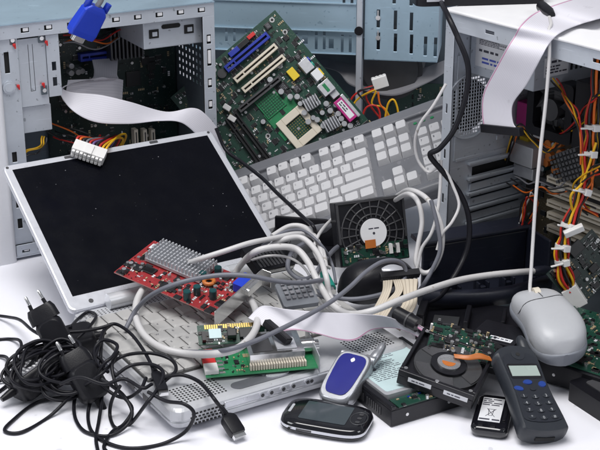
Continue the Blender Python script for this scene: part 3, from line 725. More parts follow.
for a, b in ((300, 104), (304, 113), (322, 113), (326, 104), (317, 120), (323, 126), (338, 114), (297, 97), (313, 118), (344, 124), (290, 97), (336, 105), (281, 92), (330, 111), (350, 126), (263, 122), (318, 103), (308, 122), (341, 119), (270, 80)):
    p = bl(a, b, .007); capacitor(gb, p.x, p.y, 0, .0042, .012, random.choice(('captop', 'chip', 'captop')), 'captop')
for a, b in ((285, 32), (214, 70), (272, 20), (268, 136), (280, 66)):
    p = bl(a, b); mb = MB(); mb.cyl((p.x, p.y, .0001), .004, .0006, n=16); mb.cyl((p.x, p.y, .0006), .002, .0003, n=12, mi=1); mb.build('screw_hole', ['solder', 'void'], gb)
p = bl(222, 74); mb = MB(); mb.cyl((p.x, p.y, 0), .007, .006, n=20); mb.build('coin_battery', 'chip2', gb, bevel=.001)

# ================================================================== desktop keyboard
KU = .0181
Lx = V((.926, -.072, .371)).normalized(); Dy = V((-.089, .915, .394)); Dy = (Dy-Lx*Dy.dot(Lx)).normalized()
anc = YP(366, 137, .015)
TK = axes(anc-Lx*15*KU-Dy*6.35*KU*1.1, Lx, Dy) @ Matrix.Diagonal((1, 1.1, 1.05, 1))
kb = thing('desktop_keyboard', 'grey desktop keyboard with white keys, tilted up to the right in the middle', 'keyboard', TK)
u = KU
prof = [(-1.02*u, -.020), (-1.06*u, -.010), (-.98*u, -.003), (-.7*u, .002), (-.28*u, .0015), (-.22*u, -.003), (6.55*u, -.003), (6.6*u, .004), (7.55*u, .004), (7.75*u, -.002), (7.8*u, -.024)]
mb = MB(); xs = (2.9*u, 23.15*u)
mb.loft([[(x, y, z) for y, z in prof] for x in xs], smooth=False)
mb.build('body', 'grey', kb, bevel=.0022, seg=3, angle=25)
keyrows = [
 (0, [(3.75, 6.25, ''), (10, 1.25, ''), (11.25, 1.25, ''), (12.5, 1.25, ''), (13.75, 1.25, '')]),
 (1, [(3.25+i, 1, c) for i, c in enumerate('XCVBNM,./')]+[(12.25, 2.75, '')]),
 (2, [(3.75+i, 1, c) for i, c in enumerate('DFGHJKL;')]+[(11.75, 1, "'"), (12.75, 2.25, '')]),
 (3, [(3.5+i, 1, c) for i, c in enumerate('ERTYUIOP[]')]+[(13.5, 1.5, '\\')]),
 (4, [(3+i, 1, c) for i, c in enumerate('3456789')]+[(10, 1, '0'), (11, 1, '-'), (12, 1, '='), (13, 2, '')]),
 (5.35, [(3, 1, 'F2'), (4, 1, 'F3'), (5, 1, 'F4'), (6.5, 1, 'F5'), (7.5, 1, 'F6'), (8.5, 1, 'F7'), (9.5, 1, 'F8'), (11, 1, 'F9'), (12, 1, 'F10'), (13, 1, 'F11'), (14, 1, 'F12')]),
 (0, [(15.5, 1, ''), (16.5, 1, ''), (17.5, 1, '')]), (1, [(16.5, 1, '')]),
 (3, [(15.5, 1, ''), (16.5, 1, ''), (17.5, 1, '')]), (4, [(15.5, 1, ''), (16.5, 1, ''), (17.5, 1, '')]), (5.35, [(15.5, 1, ''), (16.5, 1, ''), (17.5, 1, '')]),
 (0, [(19, 2, '0'), (21, 1, '.')]), (1, [(19, 1, '1'), (20, 1, '2'), (21, 1, '3')]), (2, [(19, 1, '4'), (20, 1, '5'), (21, 1, '6')]), (3, [(19, 1, '7'), (20, 1, '8'), (21, 1, '9')]), (4, [(19, 1, ''), (20, 1, '/'), (21, 1, '*')]),
]
rd = random.Random(5)
for r, ks in keyrows:
    for x, w, c in ks:
        if x > 22.5: continue
        hgt = .5*u+.0008*(r-2)**2*.3
        mb = MB(); W2 = w*u/2
        base = rrect(-W2+.0004, W2-.0004, -u/2+.0004, u/2-.0004, .001, 2); top = rrect(-W2+.0021, W2-.0021, -u/2+.0028, u/2-.0014, .002, 2)
        mid = [((a[0]*.25+b[0]*.75), (a[1]*.25+b[1]*.75)) for a, b in zip(base, top)]
        mb.loft([[(px, py, 0) for px, py in base], [(px, py, hgt*.85) for px, py in mid], [(px, py, hgt) for px, py in top]], 0)
        if c: text(mb, c, .0050 if len(c) == 1 else .0034, -W2+.0054, .0022, hgt+.0003, 1)
        mb.build('key', ['keycap', 'faint'], kb, Matrix.Translation(((x+w/2)*u, (r+.5)*u, -.003)) @ Euler((R(rd.uniform(-1.2, 1.2)), R(rd.uniform(-1, 1)), 0)).to_matrix().to_4x4())
mb = MB()
for i in range(3): mb.prism(rrect(18.9*u+i*u*.7, 19.2*u+i*u*.7, 6.0*u, 6.2*u, .002), -.003, -.002)
mb.build('status_lights', 'lgreen', kb)
# ================================================================== laptop
yl = .55
LXv = V((math.cos(yl), math.sin(yl), 0)); LYv = V((-math.sin(yl), math.cos(yl), 0))
TLP = axes(V((-.138, -.596, 0)), LXv, LYv)
lp = thing('laptop', 'open silver laptop lying under the pile with its dark screen tipped far back', 'laptop', TLP)
LW, LD, LH = .303, .262, .031
mb = MB()
secs = []
for z, k, r in ((.004, .010, .014), (.007, .004, .016), (.0145, 0, .018), (.015, .0015, .017), (.0165, .0015, .017), (.017, 0, .018), (.027, .001, .018), (.0298, .004, .016), (LH, .009, .012)):
    secs.append([(x, y, z) for x, y in rrect(k, LW-k, k-.014, LD, r*.7, 6)])
mb.loft(secs, smooth=False); base = mb.build('base', 'silver', lp, bevel=.0004, seg=1, angle=60)
for x in (.03, LW-.03):
    for y in (.03, LD-.03):
        mb = MB(); mb.cyl((x, y, 0), .007, .0045, n=14); mb.build('foot', 'rubber', lp)
def ll(px, py, z=LH): return loc(TLP, px, py, 2, z)
# key bed
k0y, k1y = .060, .232
mb = MB(); mb.prism(rrect(.006, LW-.006, k0y-.003, k1y+.003, .004), LH, LH+.0006); mb.build('keyboard_bed', 'lapgap', lp)
mb = MB(); mb.prism(rrect(.004, LW-.004, k1y+.004, LD-.006, .002), LH, LH+.0012)
for i in range(56):
    for j in range(4): mb.cyl((.012+i*.005, k1y+.008+j*.004, LH+.00125), .0011, .0001, n=6, mi=1)
mb.build('hinge_grille', ['silver', 'chip2'], lp)
rows = [(0, [1.2, 1, 1, 1, 5.2, 1, 1, 1, 1, 1]), (1, [2.2]+[1]*10+[1.2, 1]), (2, [1.7]+[1]*11+[1.7]), (3, [1.4]+[1]*12+[1]), (4, [1]*13+[1.4]), (5, [1]*14), (6, [1]*15)]
key_u = (LW-.014)/14.4; rh = (k1y-k0y)/7
legs = ['', 'ZXCVBNM,./', 'ASDFGHJKL;', 'QWERTYUIOP[]', '1234567890-=', '', '']
for r, ws in rows:
    tot = sum(ws); x = .007; lg = list(legs[r])
    for i, w in enumerate(ws):
        wk = w*(LW-.014)/tot
        mb = MB(); b = rrect(-wk/2+.0007, wk/2-.0007, -rh/2+.0005, rh/2-.0005, .0012, 2); tp = rrect(-wk/2+.0032, wk/2-.0032, -rh/2+.0034, rh/2-.0024, .0018, 2)
        mb.loft([[(p[0], p[1], .0007) for p in b], [(p[0], p[1], .0032) for p in b], [(p[0], p[1], .0050) for p in tp]], smooth=False)
        if lg and (i > 0 or r == 4) and w == 1: text(mb, lg.pop(0), .0048, -.004, .003, .0052, 1)
        mb.build('key', ['lapkey', 'faint'], lp, Matrix.Translation((x+wk/2, k0y+(r+.5)*rh, LH))); x += wk
# touch pad, recess and speaker holes on the palm rest
mb = MB(); mb.prism(rrect(.118, .188, .020, .050, .003), LH, LH+.0004); mb.build('touch_pad', 'silver2', lp)
for x0 in (.118, .154):
    mb = MB(); mb.prism(rrect(x0, x0+.034, .006, .0185, .003), LH, LH+.0012); mb.build('touch_pad_button', 'silver2', lp, bevel=.0004)
for side, xs0 in (('left', .018), ('right', LW-.068)):
    mb = MB()
    for i in range(13):
        for j in range(8): mb.cyl((xs0+i*.0042, -.002+j*.0045, LH), .0013, .0002, n=8)
    mb.build('speaker_grille', 'void', lp)
lx = ll(268, 377)
mb = MB(); mb.prism(rrect(lx.x-.045, lx.x+.055, lx.y-.008, lx.y+.008, .008), LH, LH+.0003); mb.build('latch_recess', 'grey', lp)
mb = MB(); mb.cyl((0, 0, 0), .011, .0016, n=28); mb.build('latch', 'silver2', lp, Matrix.Translation((lx.x+.012, lx.y, LH+.0003)) @ Matrix.Diagonal((1.3, .62, 1, 1)), bevel=.0006)
# front edge: trim strip, buttons and slots
mb = MB(); mb.box(.06, LW-.07, -.0152, -.011, .0185, .0255); mb.build('front_trim', 'silver2', lp, bevel=.0008)
for px, py in ((262, 398), (271, 395), (283, 391), (293, 388), (307, 384), (311, 382)):
    bx2 = loc(TLP, px, py, 1, -.015); mb = MB(); mb.cyl((bx2.x, -.0152, .022), .0042, -.0015, 'y', 20); mb.cyl((bx2.x, -.0167, .022), .0022, -.0001, 'y', 14, 1); mb.build('front_button', ['silver2', 'chip2'], lp, bevel=.0005)
mb = MB()
for i in range(9):
    for j in range(4): mb.box(.02+i*.0046+(j % 2)*.0018, .0228+i*.0046+(j % 2)*.0018, -.0142, -.0132, .0095+j*.0038, .0112+j*.0038)
mb.build('front_grille', 'void', lp)
mb = MB()
for i in range(11):
    for j in range(4): mb.box(LW-.062+i*.0046, LW-.0595+i*.0046, -.0142, -.0132, .0095+j*.0038, .0112+j*.0038)
mb.build('front_grille', 'void', lp)
for i in range(2):
    mb = MB(); mb.prism(rrect(.0, .018, 0, .008, .001), 0, .0006); mb.build('side_port', 'chip2', lp, Matrix.Translation((0.0006, .06+i*.04, .012)) @ Matrix.Rotation(-PI/2, 4, 'Z') @ Matrix.Rotation(PI/2, 4, 'X') @ Matrix.Translation((0, 0, 0)))
# lid
la = .529; HLD = .243
TLD = Matrix.Translation((0, .259, .0355)) @ Matrix.Rotation(la, 4, 'X')
mb = MB()
secs = []
for z, k in ((-.012, .006), (-.0105, .002), (-.003, 0), (-.0006, .001), (0, .0025)): secs.append([(x, y, z) for x, y in rrect(k, LW-k, k, HLD-k, .008, 5)])
mb.loft(secs, smooth=False); lid = mb.build('lid', 'silver2', lp, TLD, bevel=.0003, seg=1, angle=60)
mb = MB(); mb.box(.011, LW-.010, .021, HLD-.010, 0, .0004); sc = mb.build('screen', 'screen', lid)
mb = MB()
rd = random.Random(3)
for i in range(34):
    x, y = rd.uniform(.02, LW-.02), rd.uniform(.03, HLD-.02)
    rr = rd.choice((.0002, .0002, .0003, .0006))*rd.uniform(.6, 1.2); mb.cyl((x, y, .00042), rr, .00015, n=6)
dz = mb.build('dust', 'wire_gr', lid); dz['kind'] = 'stuff'
for x, y in ((.03, .009), (LW-.03, .009)):
    mb = MB(); mb.cyl((x, y, 0), .003, .0006, n=16); mb.build('lid_stud', 'rubber', lid, bevel=.0002)
for x in (.006, LW-.006, LW/2-.05):
    mb = MB(); mb.cyl((x, HLD-.005, 0), .002, .0005, n=12); mb.build('screen_bumper', 'chip2', lid)
for x in (.09, LW-.09):
    mb = MB(); mb.prism(rrect(x-.006, x+.006, HLD-.007, HLD-.003, .001), 0, .0008); mb.build('lid_hook', 'chip2', lid)
for x0, x1 in ((.045, .095), (LW-.095, LW-.045)):
    mb = MB(); mb.cyl((x0, .2505, .0415), .0098, x1-x0, 'x', 24); mb.build('hinge', 'silver', lp, bevel=.0008)
# ================================================================== pile on the laptop
# red graphics card
def fz(a, b, c): return fr(G(*a), G(*b), G(*c))
def fzy(a, c, b):               # like fz, but the long axis a-c is kept and the width follows
    A, B, C = G(*a), G(*b), G(*c); Y = C-A; ly = Y.length; Y.normalize(); X = B-A; X = X-Y*X.dot(Y); lx = X.length; X.normalize(); Z = X.cross(Y)
    return Matrix(((X.x, Y.x, Z.x, A.x), (X.y, Y.y, Z.y, A.y), (X.z, Y.z, Z.z, A.z), (0, 0, 0, 1))), lx, ly
TC, cw, ch = fz((114, 272, .075), (221, 318, .052), (160, 243, .088))
gc = thing('graphics_card', 'red graphics card with a finned silver heatsink, lying across the laptop hinge', 'graphics card', TC)
mb = MB(); mb.box(0, cw, 0, ch, -.0016, 0); mb.build('circuit_board', 'red', gc)
def cl(px, py, z=0): return loc(TC, px, py, 2, z)
a = cl(150, 253); b = cl(230, 275)
hx0, hx1, hy0, hy1 = .018, cw*.63, ch*.47, ch*.97
mb = MB(); mb.box(hx0, hx1, hy0, hy1, .002, .006); n = 17
for i in range(n):
    x = hx0+(hx1-hx0)*i/(n-1)
    for j in range(7):
        y = hy0+(hy1-hy0)*j/7
        mb.box(max(hx0, x-.0009), min(hx1, x+.0009), y+.0006, y+(hy1-hy0)/7-.0012, .006, .013)
mb.build('heatsink', 'alu', gc)
smd('surface_components', gc, cw-.01, ch, 0, 300, 8, avoid=[(hx0, hx1, hy0, hy1)], mats=('chip', 'tan', 'solder', 'paper', 'paper'), T=Matrix())
for px, py, s in ((121, 262, .012), (137, 268, .016), (150, 271, .016), (168, 288, .018), (163, 260, .014)):
    p = cl(px, py)
    p.x = max(p.x, s/2+.001); p.y = min(max(p.y, s*.36), ch-s*.36)
    if hx0-.006 < p.x < hx1+.006 and p.y > hy0-.008: p.y = hy0-.012
    mb = MB(); mb.box(p.x-s/2, p.x+s/2, p.y-s*.35, p.y+s*.35, 0, .0022); mb.build('memory_chip', 'chip', gc, bevel=.0004)
for px, py in ((187, 294), (197, 289), (213, 293), (203, 275), (218, 270), (124, 268), (131, 262)):
    p = cl(px, py, .008); capacitor(gc, p.x, p.y, 0, .0045 if px > 150 else .003, .012 if px > 150 else .007, 'cap' if px > 150 else 'chip2', 'captop' if px < 150 else 'cap')
p = cl(209, 284); mb = MB(); mb.tube([V((p.x+.006*math.cos(t*PI/9), p.y+.006*math.sin(t*PI/9), .004)) for t in range(19)], .0025, 8, caps=False); mb.build('choke_coil', 'orange', gc)
p = cl(147, 246); mb = MB(); mb.box(.004, .026, ch-.016, ch-.006, 0, .0005); mb.build('paper_label', 'paper', gc)
mb = MB(); mb.box(cw-.001, cw+.0005, -.012, ch+.008, -.006, .017); mb.box(cw-.001, cw+.012, ch+.007, ch+.0085, -.006, .017)
mb.build('bracket', 'chrome', gc, bevel=.0004)
mb = MB(); mb.prism(rrect(cw-.018, cw-.0015, ch*.62, ch*.95, .002), .001, .012); mb.build('video_port', 'vgablue', gc)
mb = MB(); mb.prism(rrect(ch*.60, ch*.97, .002, .012, .003), cw+.0006, cw+.006, 0, Matrix(((0, 0, 1, 0), (1, 0, 0, 0), (0, 1, 0, 0), (0, 0, 0, 1)))); mb.build('port_shell', 'chrome', gc)
# tuner card
TT, cw, ch = fz((206, 377, .037), (318, 367, .037), (201, 349, .037))
ch = max(ch, .05)
tc_ = thing('tuner_card', 'bright green expansion card with a silver tuner can, on the laptop palm rest', 'expansion card', TT)
mb = MB(); mb.box(0, cw, 0, ch, -.0016, 0); mb.build('circuit_board', 'lgreen', tc_)
smd('surface_components', tc_, cw*.4, ch, 0, 50, 9)
mb = MB(); mb.prism(rrect(cw*.40, cw*.90, .010, ch-.002, .001), .001, .016); can = mb.build('tuner_can', 'chrome', tc_, bevel=.0008)
mb = MB(); mb.box(cw*.44, cw*.62, .016, ch-.008, .0162, .0166); mb.build('can_label', 'chip2', can)
mb = MB(); mb.box(cw*.66, cw*.84, .018, ch-.012, .0162, .0175); mb.build('can_lid', 'silver2', can, bevel=.0004)
for i in range(22):
    x = cw*.405+i*cw*.49/21; mb = MB(); mb.box(x-.0010, x+.0010, .0035, .0098, .0005, .0065); mb.build('solder_tab', 'ivory', can)
mb = MB(); mb.box(.0, .014, .022, ch-.012, .0002, .0055); mb.build('connector', 'redp', tc_, bevel=.0006)
mb = MB(); mb.box(-.0002, .0145, .003, .0215, .0002, .0055); mb.build('connector', 'nylon', tc_, bevel=.0006)
for i in range(4):
    mb = MB(); mb.box(.0155, .022, .004+i*.009, .0085+i*.009, 0, .0006); mb.build('solder_pad', 'solder', tc_)
mb = MB(); mb.cyl((cw*.90, ch*.55, .0088), .0078, .015, 'x', 20); mb.cyl((cw*.90+.015, ch*.55, .0088), .0055, .005, 'x', 16); mb.build('aerial_socket', 'chrome', tc_, bevel=.0004)
mb = MB(); mb.box(cw, cw+.001, -.006, ch+.006, -.004, .016); mb.build('bracket', 'alu', tc_)
# network card behind it
TN, cw, ch = fz((199, 345, .0475), (283, 340, .046), (207, 325, .060))
nc = thing('network_card', 'small dark green card with gold contacts, behind the silver tuner can', 'expansion card', TN)
mb = MB(); mb.box(0, cw, 0, ch, -.0014, 0); mb.build('circuit_board', 'green', nc)
mb = MB()
for i in range(26): mb.box(.008+i*.0026, .0098+i*.0026, ch-.006, ch-.0002, .0001, .0004)
mb.build('gold_contacts', 'gold', nc)
smd('surface_components', nc, cw, ch*.8, 0, 90, 12)
mb = MB(); mb.box(.012, .026, .006, .019, 0, .003); mb.build('chip', 'cyanpaper', nc, bevel=.0004)
mb = MB(); mb.box(.032, .042, .004, .014, 0, .009); mb.box(.046, .06, .004, .016, 0, .005); mb.build('transformer', 'chip', nc, bevel=.0006)
mb = MB(); mb.box(.004, .008, .002, .014, 0, .006); mb.build('pin_header', 'chip', nc)

# black pc card adapter
T_, w, d = fz((256, 277, .066), (294, 269, .060), (233, 255, .085))
bx = thing('card_reader', 'flat black slotted adapter resting on the laptop hinge beside the red card', 'adapter', T_)
mb = MB(); mb.prism(rrect(0, w, 0, d, .003), 0, .010); mb.build('shell', 'black', bx, bevel=.001)
mb = MB()
for i in range(9): mb.box(.006+i*(w-.012)/9, .006+(i+.6)*(w-.012)/9, .004, d-.012, .0099, .0107)
mb.build('rib', 'chip2', bx)
mb = MB(); mb.box(.003, w-.003, -.001, .002, .003, .008); mb.build('mouth', 'solder', bx)
# clear plastic clip
T_, w, d = fz((284, 311, .062), (319, 306, .062), (281, 287, .075))
cp = thing('plastic_cover', 'translucent grey ribbed plastic cover on the laptop keys near the black mouse', 'plastic cover', T_)
mb = MB(); mb.prism(rrect(0, w, 0, d, .003), 0, .006); mb.build('shell', 'clear', cp, bevel=.001)
mb = MB()
for i in range(5):
    for j in range(4): mb.box(.006+i*.007, .0105+i*.007, .010+j*.008, .015+j*.008, .006, .0085)
mb.build('grid', 'wire_gr', cp)
# white ribbon with a pink edge
pr = [((276, 333, .060), (248, 318, .066)), ((295, 330, .064), (262, 306, .075)), ((318, 334, .062), (285, 309, .078)), ((340, 340, .055), (318, 312, .078)), ((356, 340, .052), (340, 313, .074)), ((372, 330, .052), (360, 314, .070)), ((392, 328, .048), (384, 316, .064)), ((408, 332, .045), (402, 322, .055)), ((422, 339, .042), (418, 331, .047))]
mb = ribbon([(G(*b), G(*a)) for a, b in pr], cols=40)
rb = put(mb, 'ribbon_cable', ['ribbon', 'pink'], 'pale ribbon cable with a pink edge lying over the open laptop', 'ribbon cable')
A_, B_ = G(266, 322, .070), G(289, 342, .058)
T_ = axes(A_, B_-A_, V((0, .4, 1)))
mb = MB(); mb.box(0, (B_-A_).length, -.004, .004, -.005, .005); o = mb.build('plug', 'black', None, None, bevel=.001); o.parent = rb; o.matrix_local = T_
# beige ribbon with black header
hd = thing('header_plug', 'beige ribbon cable hanging from a long black header in front of the black mouse', 'ribbon cable', Matrix.Translation(G(395, 279, .075)))
inv = hd.matrix_world.inverted()
A_, B_ = inv @ G(380, 277, .072), inv @ G(419, 273, .072)
mb = MB(); T_ = axes(A_, B_-A_, V((0, -.55, .8))); L_ = (B_-A_).length
mb.box(0, L_, -.004, .005, -.004, .004)
for i in range(20): mb.box(.001+i*(L_-.002)/20, .001+(i+.5)*(L_-.002)/20, -.004, .004, .004, .0046)
mb.build('header', 'black', hd, T_, bevel=.0006)
for k, pp in enumerate(([((383, 281, .070), (393, 280, .070)), ((382, 292, .066), (391, 291, .067)), ((375, 306, .058), (385, 305, .060)), ((368, 318, .050), (377, 320, .051))],
           [((393, 280, .070), (401, 279.5, .070)), ((395, 291, .068), (403, 290, .068)), ((386, 302, .062), (395, 303, .062)), ((377, 318, .052), (385, 320, .052))],
           [((401, 279.5, .070), (418, 279, .070)), ((403, 290, .067), (417, 290, .067)), ((403, 302, .060), (417, 303, .060)), ((398, 312, .055), (410, 316, .054)), ((392, 326, .045), (400, 331, .044))])):
    mb = ribbon([(inv @ G(*a), inv @ G(*b)) for a, b in pp], cols=8, stripe=False); mb.build('ribbon_strand', ['beigerib', 'pink'], hd)
# round black connector with cable-tied wires
A_, B_ = G(396, 313, .062), G(418, 325, .056)
T_ = axes(A_, B_-A_, V((0, 1, .2)))
rc = thing('round_plug', 'short black round plug with pinkish cable tied wires beside the beige ribbon', 'plug', T_)
L_ = (B_-A_).length
mb = MB(); mb.cyl((0, 0, 0), .0085, L_, 'x', 24); mb.build('barrel', 'black', rc, bevel=.001)
mb = MB(); mb.cyl((L_*.55, 0, 0), .0092, .002, 'x', 24); mb.build('collar', 'chip2', rc)
iv = T_.inverted()
for k in range(7):
    mb = MB(); o_ = (k-3)*.0016
    mb.tube(cr([iv @ G(418, 325+k*.4, .055), iv @ G(428+k*.5, 331+k, .05), iv @ (G(438, 338+k*1.2, .040))], 6), .0012, 6)
    mb.build('wire', ('wire_w', 'pink', 'wire_gr', 'wire_v', 'wire_w', 'wire_gr', 'pink')[k], rc)
mb = MB(); a = iv @ G(430, 335, .049); mb.cyl((a.x-.001, a.y, a.z), .0068, .003, 'x', 16); mb.cyl((a.x, a.y+.0, a.z), .0015, .016, 'z', 8); mb.build('cable_tie', 'nylon', rc)

# black optical mouse
def mouse_body(L, W_, Hh, n=22, m=24, tail=.9, pinch=.06):
    secs = []
    for i in range(n+1):
        t = i/n; tt = (1-math.cos(PI*t))/2
        x = L*tt
        w = W_/2*max(.02, (1-abs(2*tt-1)**3.2))**.5*(1-pinch*math.sin(PI*tt*1.0)**2*(1 if .3 < tt < .75 else .5))
        hh = Hh*max(.03, (1-abs(2*(tt**tail)-1)**2.6))**.55
        sec = []
        for k in range(m):
            a = 2*PI*k/m; c, s_ = math.cos(a), math.sin(a)
            yy = w*math.copysign(abs(c)**.75, c); zz = hh*max(0, s_)**.8 if s_ > 0 else -.10*hh*abs(s_)
            sec.append((x, yy, zz+.1*Hh))
        secs.append(sec)
    return secs
A_ = G(338, 296, .030); B_ = G(416, 285, .030)
bm = thing('optical_mouse', 'black computer mouse with a silver stripe, in front of the upended hard drive', 'computer mouse', axes(A_, B_-A_, V((.2, 1, .25))))
Lm = (B_-A_).length
mb = MB(); mb.loft(mouse_body(Lm, .058, .040)); mb.build('shell', 'black', bm)
def on_mouse(x, y, Hh=.040, L=Lm, W_=.058): # height of shell
    tt = x/L; w = W_/2*max(.02, (1-abs(2*tt-1)**3.2))**.5; hh = Hh*max(.03, (1-abs(2*(tt**.9)-1)**2.6))**.55
    c = min(.99, abs(y)/w)**(1/.75); return hh*(1-c*c)**.4+.1*Hh
mb = MB(); pts = []
secs = []
for i in range(10):
    x = Lm*(.46+.30*i/9); hw = .0055*math.sin(PI*(i+.6)/10.2)+.0006; y0_ = -.012
    secs.append([(x, y0_-hw, on_mouse(x, y0_-hw)-.001), (x, y0_+hw, on_mouse(x, y0_+hw)-.001), (x, y0_+hw, on_mouse(x, y0_+hw)+.0012), (x, y0_-hw, on_mouse(x, y0_-hw)+.0012)])
mb.loft(secs); mb.build('stripe', 'silver2', bm)
# upended hard drive
T_, w, d = fz((341, 268, .022), (410, 258, .022), (338, 203, .103))
hv = thing('hard_drive', 'hard drive on end showing its ribbed black casting and a round white hub', 'hard drive', T_)
mb = MB(); mb.box(0, w, 0, d, -.020, 0); mb.build('casting', 'hdd', hv, bevel=.0015)
cx, cy = w*.50, d*.48
mb = MB()
mb.tube([V((cx+.034*math.cos(t*PI/24), cy+.034*math.sin(t*PI/24), .001)) for t in range(-8, 33)], .0012, 6)
mb.tube([V((cx+.044*math.cos(t*PI/24), cy+.044*math.sin(t*PI/24), .001)) for t in range(-3, 28)], .0012, 6)
mb.tube([V((cx+.024*math.cos(t*PI/24), cy+.024*math.sin(t*PI/24), .001)) for t in range(-8, 33)], .0012, 6)
for k in range(13):
    a = R(-20+k*18.5); mb.tube([V((cx+.02*math.cos(a), cy+.02*math.sin(a), .001)), V((cx+min(.046, .05)*math.cos(a), cy+.044*math.sin(a), .001))], .0011, 6)
mb.box(.001, .004, .03, d-.002, 0, .002); mb.box(w-.004, w-.001, .03, d-.002, 0, .002); mb.box(.001, w-.001, d-.003, d, 0, .002)
mb.build('rib', 'chip2', hv)
mb = MB(); mb.cyl((cx, cy, 0), .021, .0018, n=40); mb.build('hub_rim', 'hdd', hv)
mb = MB(); mb.cyl((cx, cy, .0018), .0185, .0022, n=40); hub = mb.build('hub', 'whitemetal', hv, bevel=.0006)
mb = MB(); lines(mb, cx-.007, cx+.008, cy+.004, cy+.007, .0041, 1, seed=5); mb.cyl((cx, cy-.001, .004), .0018, .0002, n=14); mb.build('hub_print', 'ink', hub)
mb = MB(); mb.box(cx-.014, cx+.001, cy-.020, cy-.009, .0041, .0047); mb.build('flex_tab', 'orange', hv)
mb = MB(); mb.box(.0025, w-.0025, .002, d*.30, .0003, .0018); pb_ = mb.build('circuit_board', 'green', hv)
smd('surface_components', pb_, w-.006, d*.26, .0018, 60, 14, T=Matrix.Translation((.003, .004, 0)))
for i in range(2):
    mb = MB(); mb.box(w*.70+i*.010, w*.75+i*.010, .010, d*.27, .0018, .004); mb.build('pin_header', 'nylon', pb_)
for i in range(3):
    mb = MB(); mb.cyl((w, .02+i*.03, -.010), .0025, .0008, 'x', 12); mb.build('screw', 'chrome', hv)

# ================================================================== right foreground drives
T_, w, d = fz((391, 428, .0), (471, 404, .0), (356, 391, .0))
d = .135
hl_ = thing('hard_drive', 'hard drive lying flat with a pale blue label, under the open drive', 'hard drive', T_)
mb = MB(); mb.box(0, w, 0, d, .001, .020); mb.box(0, .006, 0, d, .020, .025); mb.box(w-.006, w, 0, d, .020, .0245); mb.box(.006, w-.006, d-.006, d, .02, .0242)
mb.build('casting', 'hdd', hl_, bevel=.001)
mb = MB(); mb.prism(rrect(.0075, w-.0075, .022, d-.008, .004), .0202, .0262); lidh = mb.build('cover', 'alu', hl_, bevel=.0008)
mb = MB(); mb.prism(rrect(.012, w-.014, .028, d-.014, .003), .0262, .0265); lb_ = mb.build('drive_label', 'cyanpaper', lidh)
mb = MB(); lines(mb, .016, w-.03, .05, d-.025, .0267, 16, seed=6, fill=.7, gap=.22); mb.box(w-.034, w-.022, .036, .041, .0266, .0268); mb.box(.02, .03, d-.06, d-.052, .0266, .0268); mb.build('label_print', 'faint', lb_)
mb = MB(); mb.box(.010, w-.010, .001, .020, .020, .0215); pb_ = mb.build('circuit_board', 'green', hl_)
smd('surface_components', pb_, w-.024, .018, .0215, 30, 15, T=Matrix.Translation((.012, .001, 0)), mats=('chip', 'tan', 'solder', 'solder', 'blue'))
for i in range(24):
    if i % 8 == 7: continue
    mb = MB(); mb.box(-.0006, .001, .02+i*.0042, .0225+i*.0042, .006, .015); mb.build('connector_pin', 'chip2', hl_)
for x in (.02, w-.03):
    mb = MB(); mb.cyl((x, 0, .011), .0019, -.0006, 'y', 14); mb.build('screw', 'solder', hl_)
# open drive with platter
T_, w, d = fz((396, 383, .030), (471, 410, .014), (430, 345, .040))
d = min(max(d, .085), .092)
od = thing('open_drive', 'opened black drive showing a dark platter and an orange ribbon', 'hard drive', T_)
mb = MB(); mb.box(0, w, 0, d, 0, .012); mb.build('chassis', 'hdd', od, bevel=.001)
mb = MB(); mb.box(0, w, 0, .005, .012, .019); mb.box(0, .004, .005, d, .012, .019); mb.box(w-.004, w, .005, d, .012, .019); mb.box(.004, w-.004, d-.004, d, .012, .017); mb.build('side_rail', 'hdd', od, bevel=.0008)
cx, cy, r_ = w*.52, d*.46, min(w, d)*.44
mb = MB(); mb.cyl((cx, cy, .012), r_, .003, n=56); pl = mb.build('platter', 'hddgrey', od, bevel=.0006)
mb = MB()
for a0, a1 in ((200, 300), (330, 420), (60, 165)):
    po = [(cx+r_*.97*math.cos(R(a)), cy+r_*.97*math.sin(R(a))) for a in range(a0, a1+1, 6)]; pi_ = [(cx+r_*.56*math.cos(R(a)), cy+r_*.56*math.sin(R(a))) for a in range(a1, a0-1, -6)]
    mb.prism(po+pi_, .015, .0165)
mb.build('platter_segment', 'platter', pl, bevel=.0004)
mb = MB(); mb.cyl((cx, cy, .015), r_*.52, .0035, n=48); mb.build('hub_ring', 'hdd', pl, bevel=.0008)
mb = MB(); mb.cyl((cx, cy, .0185), r_*.34, .002, n=40); hb = mb.build('hub', 'solder', pl, bevel=.0006)
mb = MB(); mb.prism([(cx+r_*.20*math.cos(R(a)), cy+r_*.20*math.sin(R(a))) for a in range(190, 375, 12)], .0205, .0208); mb.build('hub_sticker', 'orange', hb)
mb = ribbon([(V((cx+.004, cy+.007, .0225)), V((cx+.001, cy+.013, .0225))), (V((cx+.018, cy+.010, .0235)), V((cx+.016, cy+.0155, .0255))), (V((cx+.030, cy+.018, .024)), V((cx+.026, cy+.0235, .027))), (V((cx+.042, cy+.024, .022)), V((cx+.038, cy+.030, .022)))], cols=4, stripe=False, th=.0005); mb.build('flex_ribbon', 'orange', od)
for x0, x1 in ((.012, .038), (.052, .080)):
    mb = MB(); mb.box(x0, min(x1, w-.006), -.0004, 0.0004, .008, .0135); sl = mb.build('barcode_label', 'paper', od)
    mb = MB(); lines(mb, x0+.004, x1-.004, .0095, .012, 0, 1, seed=9); mb.build('label_print', 'ink', sl, Matrix.Translation((0, -.0006, 0)) @ Matrix.Rotation(PI/2, 4, 'X'))
for x, y in ((.006, .006), (w-.006, .006), (.006, d-.006), (w-.006, d-.006), (w*.5, .0025)):
    mb = MB(); mb.cyl((x, y, .019), .0022, .0008, n=12); mb.build('screw', 'chrome', od)
